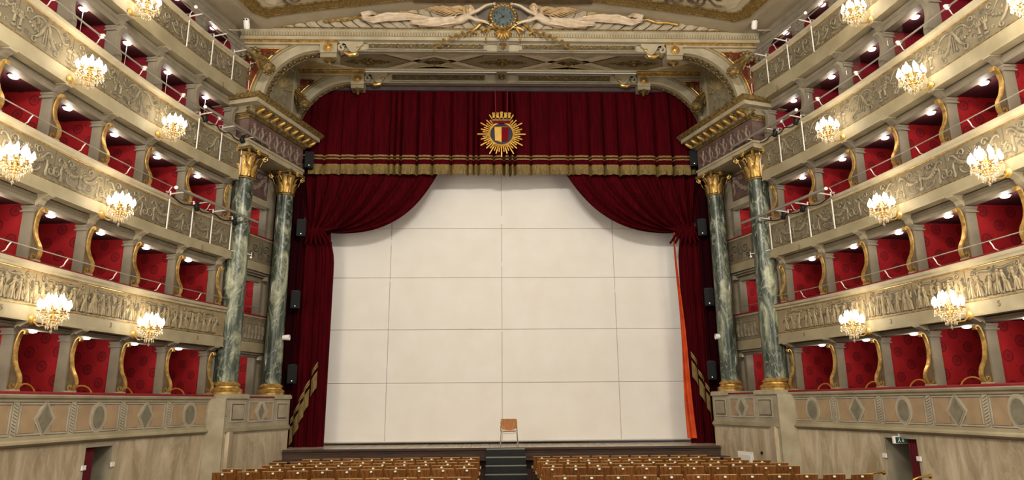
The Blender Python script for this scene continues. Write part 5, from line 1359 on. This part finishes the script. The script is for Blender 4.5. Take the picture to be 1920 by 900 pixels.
# ---------------------------------------------------------------- round ceiling lamp in every box
def make_lamp():
    rt = thing('box_lamp', '', 'lamp')
    m = MB(); m.lathe([(.09, .02), (.1, .0), (.1, -.02), (.085, -.03), (.085, .0)], 16); m.build('housing', white_metal, rt, smooth=True)
    m = MB(); m.lathe([(.086, -.025), (.07, -.05), (.035, -.062), (.0005, -.065)], 16); m.build('glass', lamp_m, rt, smooth=True, fix=False)
    d = bpy.data.lights.new('box_lamp_light', 'POINT'); d.energy = LAMPW; d.shadow_soft_size = .06; d.color = (1.0, .90, .80)
    lo = bpy.data.objects.new('box_lamp_light', d); COL.objects.link(lo); lo.parent = rt; lo.location = (0, 0, -.14)
    return rt
LAMPW = 7
lp0 = make_lamp(); first = True
for side in (-1, 1):
    for k in range(5):
        bt = TIER[k][3]
        for i in range(7):
            s = (EDGES[i]+EDGES[i+1])/2
            if i > 5 or (k == 4 and i > 2): continue
            o = lp0 if first else copy_tree(lp0); first = False
            o.location = CP(s, .50, bt+.03, side)
            o['label'] = 'round lit lamp in the %s box from the stage, %s, %s side' % (ORDN[i], TN[k], SIDE[side]); o['group'] = 'ceiling lamps of the boxes'
            if k == 3 and side < 0 and i < 4:
                m = MB(); q = Vector((0, 0, 0)); m.tube([q+Vector((0, 0, -.04)), q+Vector((0, 0, -.62))], .006, 5); m.build('pull_cord', white_metal, o)
    for k, z in enumerate((1.42, 3.68, 5.94)):
        o = copy_tree(lp0); o.location = SP(side, 1.75 if k else 1.7, 1.35, z)
        o['label'] = 'round lit lamp between the %s marble columns, %s opening' % (SIDE[side], ('lowest', 'middle', 'upper')[k]); o['group'] = 'ceiling lamps of the boxes'

# ---------------------------------------------------------------- thin hand rails with curved stanchions, one along each tier
for side in (-1, 1):
    for k in range(1, 5):
        h = TIER[k][0]; rt = thing('hand_rail', 'thin metal hand rail above the parapet of the %s, %s side' % (TN[k], SIDE[side]), 'rail', CP(.6, 0, h, side))
        r_ = .011 if k < 3 else .02
        zr = h+.24; dr_ = -.08
        m = MB(); m.tube([CP(s, dr_, zr, side) for s in srange(.06, S1, .02)], r_, 6); m.build('rail', pipe_m, rt, smooth=True)
        for i in range(len(EDGES)-1):
            s = (EDGES[i]+EDGES[i+1])/2+.01
            m = MB(); m.tube([CP(s, .1, h+.05, side), CP(s, .0, h+.1, side), CP(s, -.03, h+.17, side), CP(s, dr_, zr, side)], .011, 6); sn_ = m.build('stanchion', white_metal, rt, smooth=True)
            if k == 3:
                p = CP(s, dr_, zr, side); m = MB(); m.ball(p, .05, 8, 5); m.box(p+Vector((0, 0, .03)), (.12, .05, .04)); m.build('clamp', white_metal, sn_)

# ---------------------------------------------------------------- lighting pipes on white brackets near the stage
for side in (-1, 1):
    for k, ends in ((2, (.115, .205, .295, .40)), (3, (.10, .20, .31)), (4, (.095, .18, .285, .405))):
        h, pb, fb = TIER[k][:3]
        rt = thing('lighting_pipe', 'grey lighting pipe on white brackets along the %s, %s side' % (TN[k], SIDE[side]), 'rail', CP(.25, -.4, h, side))
        a = ends[0]; b = ends[-1]
        p0, p1 = CP(a, -.42, h+.1, side), CP(b+.035, -.42, h+.1, side)
        d = (p0-p1).normalized(); p0 = p0+d*.75
        m = MB(); m.tube([p0, p1], .036, 10); m.build('pipe', pipe_m, rt, smooth=True)
        for s in ends:
            n = NRM(s, side); t = (CP(s+.01, 0, 0, side)-CP(s-.01, 0, 0, side)).normalized()
            q = CP(s, -.06, 0, side); pipept = p0+(p1-p0)*max(0, min(1, (q-p0).dot(p1-p0)/(p1-p0).length_squared)); pipept.z = 0
            m = MB(); Z = Vector((0, 0, 1))
            m.tube([q+n*.12+Z*(h+.12), q+Z*(h+.12), q+Z*(pb-.04), q+n*.16+Z*(pb-.04)], .017, 6)
            m.tube([q+Z*(h+.05), pipept+Z*(h+.07)], .017, 6); m.build('bracket', white_metal, rt)
        m = MB(); m.lathe([(.04, -.02), (.045, 0), (.04, .02)], 12, p1, Matrix.Rotation(math.pi/2, 3, 'X')); m.build('end_cap', white_pl, rt)
        if k in (2, 3):
            m = MB(); pts = []
            for i in range(15):
                s = a+(b-a)*i/14; pts.append(CP(s, -.1, h+.02-.10*abs(math.sin(i*math.pi/4.6)), side))
            m.tube(pts, .014, 5); o = m.build('cable', blackmetal); tag(o, 'black cable slung along the parapet of the %s, %s side' % (TN[k], SIDE[side]), 'cable')
        for j, s in enumerate({2: ((.12, .3) if side < 0 else (.2, .29)), 3: ((.12, .305) if side < 0 else (.2, .305))}.get(k, ())):
            p = CP(s, -.2, h-.08, side)
            q = thing('clip_spotlight', 'small black clip spotlight on the %s, %s side, %s from the stage' % (TN[k], SIDE[side], ORDN[j]), 'lamp', p)
            m = MB(); m.lathe([(.03, .1), (.06, .06), (.065, -.06), (.05, -.06), (.05, -.04), (.001, -.04)], 12, p, Matrix.Rotation(.8, 3, 'X')); m.build('housing', blackmetal, q, smooth=True)
            m = MB(); m.lathe([(.03, -.062), (.001, -.064)], 10, p, Matrix.Rotation(.8, 3, 'X'), False); m.build('lens', led_m, q)
            m = MB(); m.tube([p+Vector((0, 0, .08)), p+Vector((0, 0, .14)), CP(s, -.42, h+.1, side)], .012, 5); m.box(p+Vector((0, 0, .12)), (.07, .07, .06)); m.build('clamp', blackmetal, q)
    # end of a bracket that reaches past the column
    p = SP(side, .6, .1, 4.08); m = MB(); m.tube([CP(.105, -.06, 4.1, side), p], .012, 6); m.tube([p+Vector((0, 0, .07)), p, p+Vector((0, 0, -.06))], .01, 6); m.lathe([(.03, -.01), (.03, .01)], 10, p+Vector((0, -.02, -.08)), RXm)
    o = m.build('bracket_arm', white_metal); tag(o, 'white bracket arm with a small ring in front of the %s front column' % SIDE[side], 'bracket')
    # two little hooks under the tier edges
    for k, s in ((2, .235), (4, .215)):
        p = CP(s, -.06, TIER[k][2]+.02, side); m = MB(); m.tube([p+Vector((0, 0, .12)), p+Vector((.01*side, 0, .04)), p, p+Vector((-.06*side, -.02, -.09)), p+Vector((-.1*side, -.02, -.08))], .012, 5)
        o = m.build('lamp_hook', numeral_m); tag(o, 'small bent metal hook under the edge of the %s, %s side' % (TN[k], SIDE[side]), 'hook')

# clear acrylic panes in front of three right-hand boxes of the third tier
for j, s in enumerate((.36, .535, .71)):
    p = CP(s, .12, 7.31, 1); n = NRM(s, 1); t = (CP(s+.01, 0, 0, 1)-CP(s-.01, 0, 0, 1)).normalized()
    P = [p+t*a+n*b+Vector((0, 0, z)) for a in (-.25, .25) for b in (0, .012) for z in (.06, .8)]
    m = MB(); m.hexa(P); o = m.build('acrylic_pane', acrylic); tag(o, 'clear acrylic pane on the third raised tier rail, right, %s from the stage' % ORDN[j], 'screen', 'clear panes on the right third tier')

# security cameras at the ends of the cornice
for side in (-1, 1):
    _q = (463, 52) if side < 0 else (1414, 52); dv_ = _f+_r*((_q[0]-960)/F_PX)+_u*((450-_q[1])/F_PX); _t = 17.45/dv_.y; p = Vector((CAMX+dv_.x*_t, 17.45, dv_.z*_t))
    rt = thing('security_camera', 'small white security camera at the %s end of the cornice' % SIDE[side], 'camera', p)
    m = MB(); R = Matrix.Rotation(math.radians(-100), 3, 'X'); m.lathe([(.001, -.17), (.06, -.16), (.085, -.1), (.085, .1), (.07, .14), (.001, .15)], 16, p+Vector((0, -.05, .1)), Matrix.Rotation(math.radians(25), 3, 'X')); m.build('housing', white_pl, rt, smooth=True)
    m = MB(); 
    for q in (-1, 1): m.ball(p+Vector((q*.035, -.168, .16)), .024, 8, 5)
    m.build('lens', clock_ink, rt, smooth=True)
    m = MB(); m.tube([p+Vector((0, 0, .0)), p+Vector((side*.15, .1, -.02)), p+Vector((side*.55, .12, -.0))], .018, 8); m.build('mount', cream, rt)

# ---------------------------------------------------------------- stalls seats seen from behind
def make_seat():
    rt = thing('stalls_seat', '', 'chair')
    W_ = .462
    def bk(u, v, o): return ((u-.5)*W_, o-.02-.05*(v-.5)-.03*(1-(2*u-1)**2)*-1, .50+.39*v)
    m = MB(); m.grid(lambda u, v: bk(u, v, -.018), 6, 3); m.grid(lambda u, v: bk(u, v, .0), 6, 3)
    for v in (0, 1): m.sweep([[bk(i/6, v, -.018), bk(i/6, v, 0)] for i in range(7)], False, False)
    for u in (0, 1): m.sweep([[bk(u, j/3, -.018), bk(u, j/3, 0)] for j in range(4)], False, False)
    b = m.build('backrest', seatwood, rt, smooth=True, fix=True)
    m = MB(); m.sweep([[bk(i/6, 1, q) for q in (-.019, .001)]+[tuple(Vector(bk(i/6, 1, q))+Vector((0, 0, .012))) for q in (.001, -.019)] for i in range(7)]); m.build('top_edge', seatwood2, b)
    m = MB(); m.lathe([(.027, -.0), (.027, .006), (.0005, .007)], 14, (0, -.052, .855), Matrix.Rotation(math.pi/2, 3, 'X') @ Matrix.Diagonal((1.1, .75, 1))); m.build('number_plate', ivory, b)
    m = MB(); m.box((0, .1, .62), (.44, .04, .36), Matrix.Rotation(-.15, 3, 'X')); m.build('folded_seat', seatwood, rt)
    for g in (-1, 1):
        m = MB(); m.box((g*.252, .06, .3), (.02, .34, .6)); m.build('side_frame', seatmetal, rt)
        m = MB(); m.tube([(g*.252, -.08, .6), (g*.252, .02, .635), (g*.252, .18, .64), (g*.252, .27, .62), (g*.252, .28, .58)], .019, 7); m.build('armrest', seatwood2, rt, smooth=True)
    return rt
st0 = make_seat(); first = True
PITCH_ = .525
ROWS = [(19.0, 9, 9), (18.2, 10, 10), (17.4, 10, 11), (16.6, 11, 11), (15.8, 11, 11), (14.0, 12, 12)]
RN = ['frontmost row', 'second row', 'third row', 'fourth row', 'fifth row', 'row nearest the viewer']
for side in (-1, 1):
    for ri, (Y, nl, nr) in enumerate(ROWS):
        for j in range(nl if side < 0 else nr):
            xoff = .95+ (.09 if ri % 2 else 0)
            curve_ = -.010*(j*.5)**2
            o = st0 if first else copy_tree(st0); first = False
            o.location = (side*(xoff+PITCH_*(j+.0))+.05, Y+curve_, FZ); o.rotation_euler = (0, 0, side*.012*j)
            o['label'] = 'wooden stalls seat, %s, %s block, %s' % (RN[ri], SIDE[side], 'next to the central aisle' if j == 0 else '%s place from the central aisle' % ORDN[j]); o['group'] = 'wooden stalls seats'

# ---------------------------------------------------------------- the lone chair on the stage
p = Vector((.17, 20.75, ZS_))
rt = thing('stage_chair', 'lone wooden chair with chrome legs standing at the front of the stage', 'chair', p)
def bkr(u, v, o):
    wv = .235+.02*math.sin(math.pi*v)-.03*(1-v)**3-.012*max(0, v-.85)*6
    return p+Vector(((u-.5)*2*wv, .2+o+.03*(2*u-1)**2*-1+.05*v, .50+.29*v-.04*(1-v)**2*(1-(2*u-1)**2)))
m = MB(); m.grid(lambda u, v: bkr(u, v, -.01), 8, 7); m.grid(lambda u, v: bkr(u, v, .008), 8, 7); m.build('backrest', chairwood, rt, smooth=True)
m = MB(); m.prism([(-.22, -.2), (-.19, -.235), (.19, -.235), (.22, -.2), (.23, .2), (.2, .23), (-.2, .23), (-.23, .2)], lambda u, v, q: p+Vector((u, v, q-.03*(1-(u/.25)**2)+.02)), .42, .44); m.build('seat', chairwood, rt)
m = MB(); m.tube([p+Vector((-.235, -.235, .44)), p+Vector((-.15, -.245, .405)), p+Vector((0, -.25, .39)), p+Vector((.15, -.245, .405)), p+Vector((.235, -.235, .44))], .02, 8, True, .8); m.build('seat_front_edge', white_metal, rt, smooth=True)
for sx in (-1, 1):
    for sy in (-1, 1):
        m = MB(); m.tube([p+Vector((sx*.235, sy*.2, .43)), p+Vector((sx*.25, sy*.215, .2)), p+Vector((sx*.262, sy*.23, .0))], .012, 8); m.build('leg', chrome, rt, smooth=True)
    m = MB(); m.tube([p+Vector((sx*.24, -.2, .44)), p+Vector((sx*.242, .1, .44)), p+Vector((sx*.24, .24, .5)), p+Vector((sx*.235, .26, .72))], .012, 8); m.box(p+Vector((sx*.243, .2, .45)), (.02, .06, .05)); m.build('side_rail', blackmetal, rt, smooth=True)

# ---------------------------------------------------------------- chair backs showing over the lowest rail
def box_chair(pos, rz, label):
    rt = thing('box_chair', label, 'chair', pos, rz, 'small chairs in the lowest boxes')
    O = MB(); pts = [(-.2, 0, .44)]+[(.2*-math.cos(math.pi*i/10), .06*math.sin(math.pi*i/10), .72+.2*math.sin(math.pi*i/10)) for i in range(11)]+[(.2, 0, .44)]
    def bld(mb, nm, mm):
        ORG['tmp'] = Vector((0, 0, 0)); o = mb.build(nm, mm, None, smooth=True, origin=(0, 0, 0)); o.parent = rt; o.location = (0, 0, 0); return o
    O.tube(pts, .02, 8); bld(O, 'back_hoop', chairwood)
    m = MB(); m.lathe([(.2, .42), (.22, .44), (.2, .46), (.001, .465)], 18, (0, -.2, 0)); bld(m, 'seat', velvet_rail)
    for x in (-.17, .17):
        for y in (-.36, -.04):
            m = MB(); m.tube([(x, y, .43), (x*1.15, y*1.05, 0)], .014, 6); bld(m, 'leg', chairwood)
for side in (-1, 1):
    for i in range(4):
        s = (EDGES[i]+EDGES[i+1])/2+(.0 if i != 1 else .02); pos = CP(s, .42, -.5, side)
        box_chair(pos, face_rz(s, side)+.35*side+(.3 if i % 2 else -.1), 'hoop-backed wooden chair in the %s lowest box from the stage, %s side' % (ORDN[i], SIDE[side]))

# ---------------------------------------------------------------- exit sign, door fittings, little white door
def sp_at(px, py, Y): 
    dv = _f+_r*((px-960)/F_PX)+_u*((450-py)/F_PX); t = Y/dv.y; return Vector((CAMX+dv.x*t, Y, dv.z*t))
pos = sp_at(1687, 824.5, 14.75)
rt = thing('exit_sign', 'small green exit sign hanging in the right doorway', 'sign', pos)
m = MB(); m.box(pos, (.30, .05, .15)); m.box(pos+Vector((0, 0, .1)), (.03, .03, .08)); m.build('case', white_pl, rt)
m = MB(); m.box(pos+Vector((.02, -.03, 0)), (.25, .012, .12)); fc = m.build('face', green_sign, rt)
m = MB(); b = pos+Vector((0, -.038, 0)); m.ball(b+Vector((-.03, 0, .035)), .012, 6, 4); m.tube([b+Vector((-.03, 0, .02)), b+Vector((-.035, 0, -.01)), b+Vector((-.06, 0, -.04))], .007, 5); m.tube([b+Vector((-.035, 0, -.01)), b+Vector((-.01, 0, -.03)), b+Vector((-.01, 0, -.045))], .007, 5)
m.box(b+Vector((.05, 0, 0)), (.04, .004, .08)); m.build('pictogram', white_pl, fc)
for side in (-1, 1):
    for j, s in enumerate(DOOR[side]):
        p = CP(s, -.005, -1.18, side); m = MB(); m.box(p, (.03, .13, .09)); o = m.build('door_clip', white_pl); tag(o, 'white plate on the %s jamb of the %s doorway' % (('stage-side', 'hall-side')[j], SIDE[side]), 'plate')
def sp_at(px, py, Y): 
    dv = _f+_r*((px-960)/F_PX)+_u*((450-py)/F_PX); t = Y/dv.y; return Vector((CAMX+dv.x*t, Y, dv.z*t))
# small white door in the right pier
rt = thing('access_door', 'small white framed door low in the right marble pier', 'door', SP(1, 1.45, 0, FZ))
m = MB(); spbox(m, 1, 1.12, 1.76, -.02, .02, FZ, -1.36); m.build('frame', white_pl, rt)
m = MB(); spbox(m, 1, 1.2, 1.68, -.035, .0, FZ+.05, -1.44); d_ = m.build('leaf', white_metal, rt)
m = MB(); m.ball(SP(1, 1.26, -.05, -1.95), .025, 8, 5); m.build('knob', brass, d_)
p = SP(1, .75, -.012, -1.35); m = MB(); m.box(p, (.05, .05, .07)); o = m.build('wall_socket', blackmetal); tag(o, 'tiny dark socket on the right marble pier', 'socket')
p = SP(-1, .02, -.03, -.26); m = MB(); m.tube([p+Vector((-.02, .0, 0)), p+Vector((-.16, -.03, 0))], .014, 6); o = m.build('wall_hook', numeral_m); tag(o, 'short metal hook on the strip of the left pier', 'hook')
for nm, pts in (('nearer to the stage, beside the doorway', [(1612, 899), (1625, 890), (1640, 886.5), (1654, 886)]), ('at the hall side of the doorway', [(1712, 899), (1722, 895), (1734, 893.5), (1741, 893)])):
    y = 14.9 if 'nearer' in nm else 13.7
    P = [sp_at(a, b, y) for a, b in pts]; e = P[-1]
    dd = Vector((.05, .02, 0))
    m = MB(); m.tube([P[0]+Vector((-.02, 0, -.9))]+P+[e+dd], .022, 8); rt = thing('brass_rail', 'curved brass hand rail %s on the right' % nm, 'rail', (e.x, e.y, FZ)); m.build('rail', brass, rt, smooth=True)
    m = MB(); m.lathe([(.05, -.01), (.05, .02), (.02, .03)], 12, e+dd, Matrix.Rotation(-math.pi/2, 3, 'Y')); m.build('wall_flange', brass, rt, smooth=True)
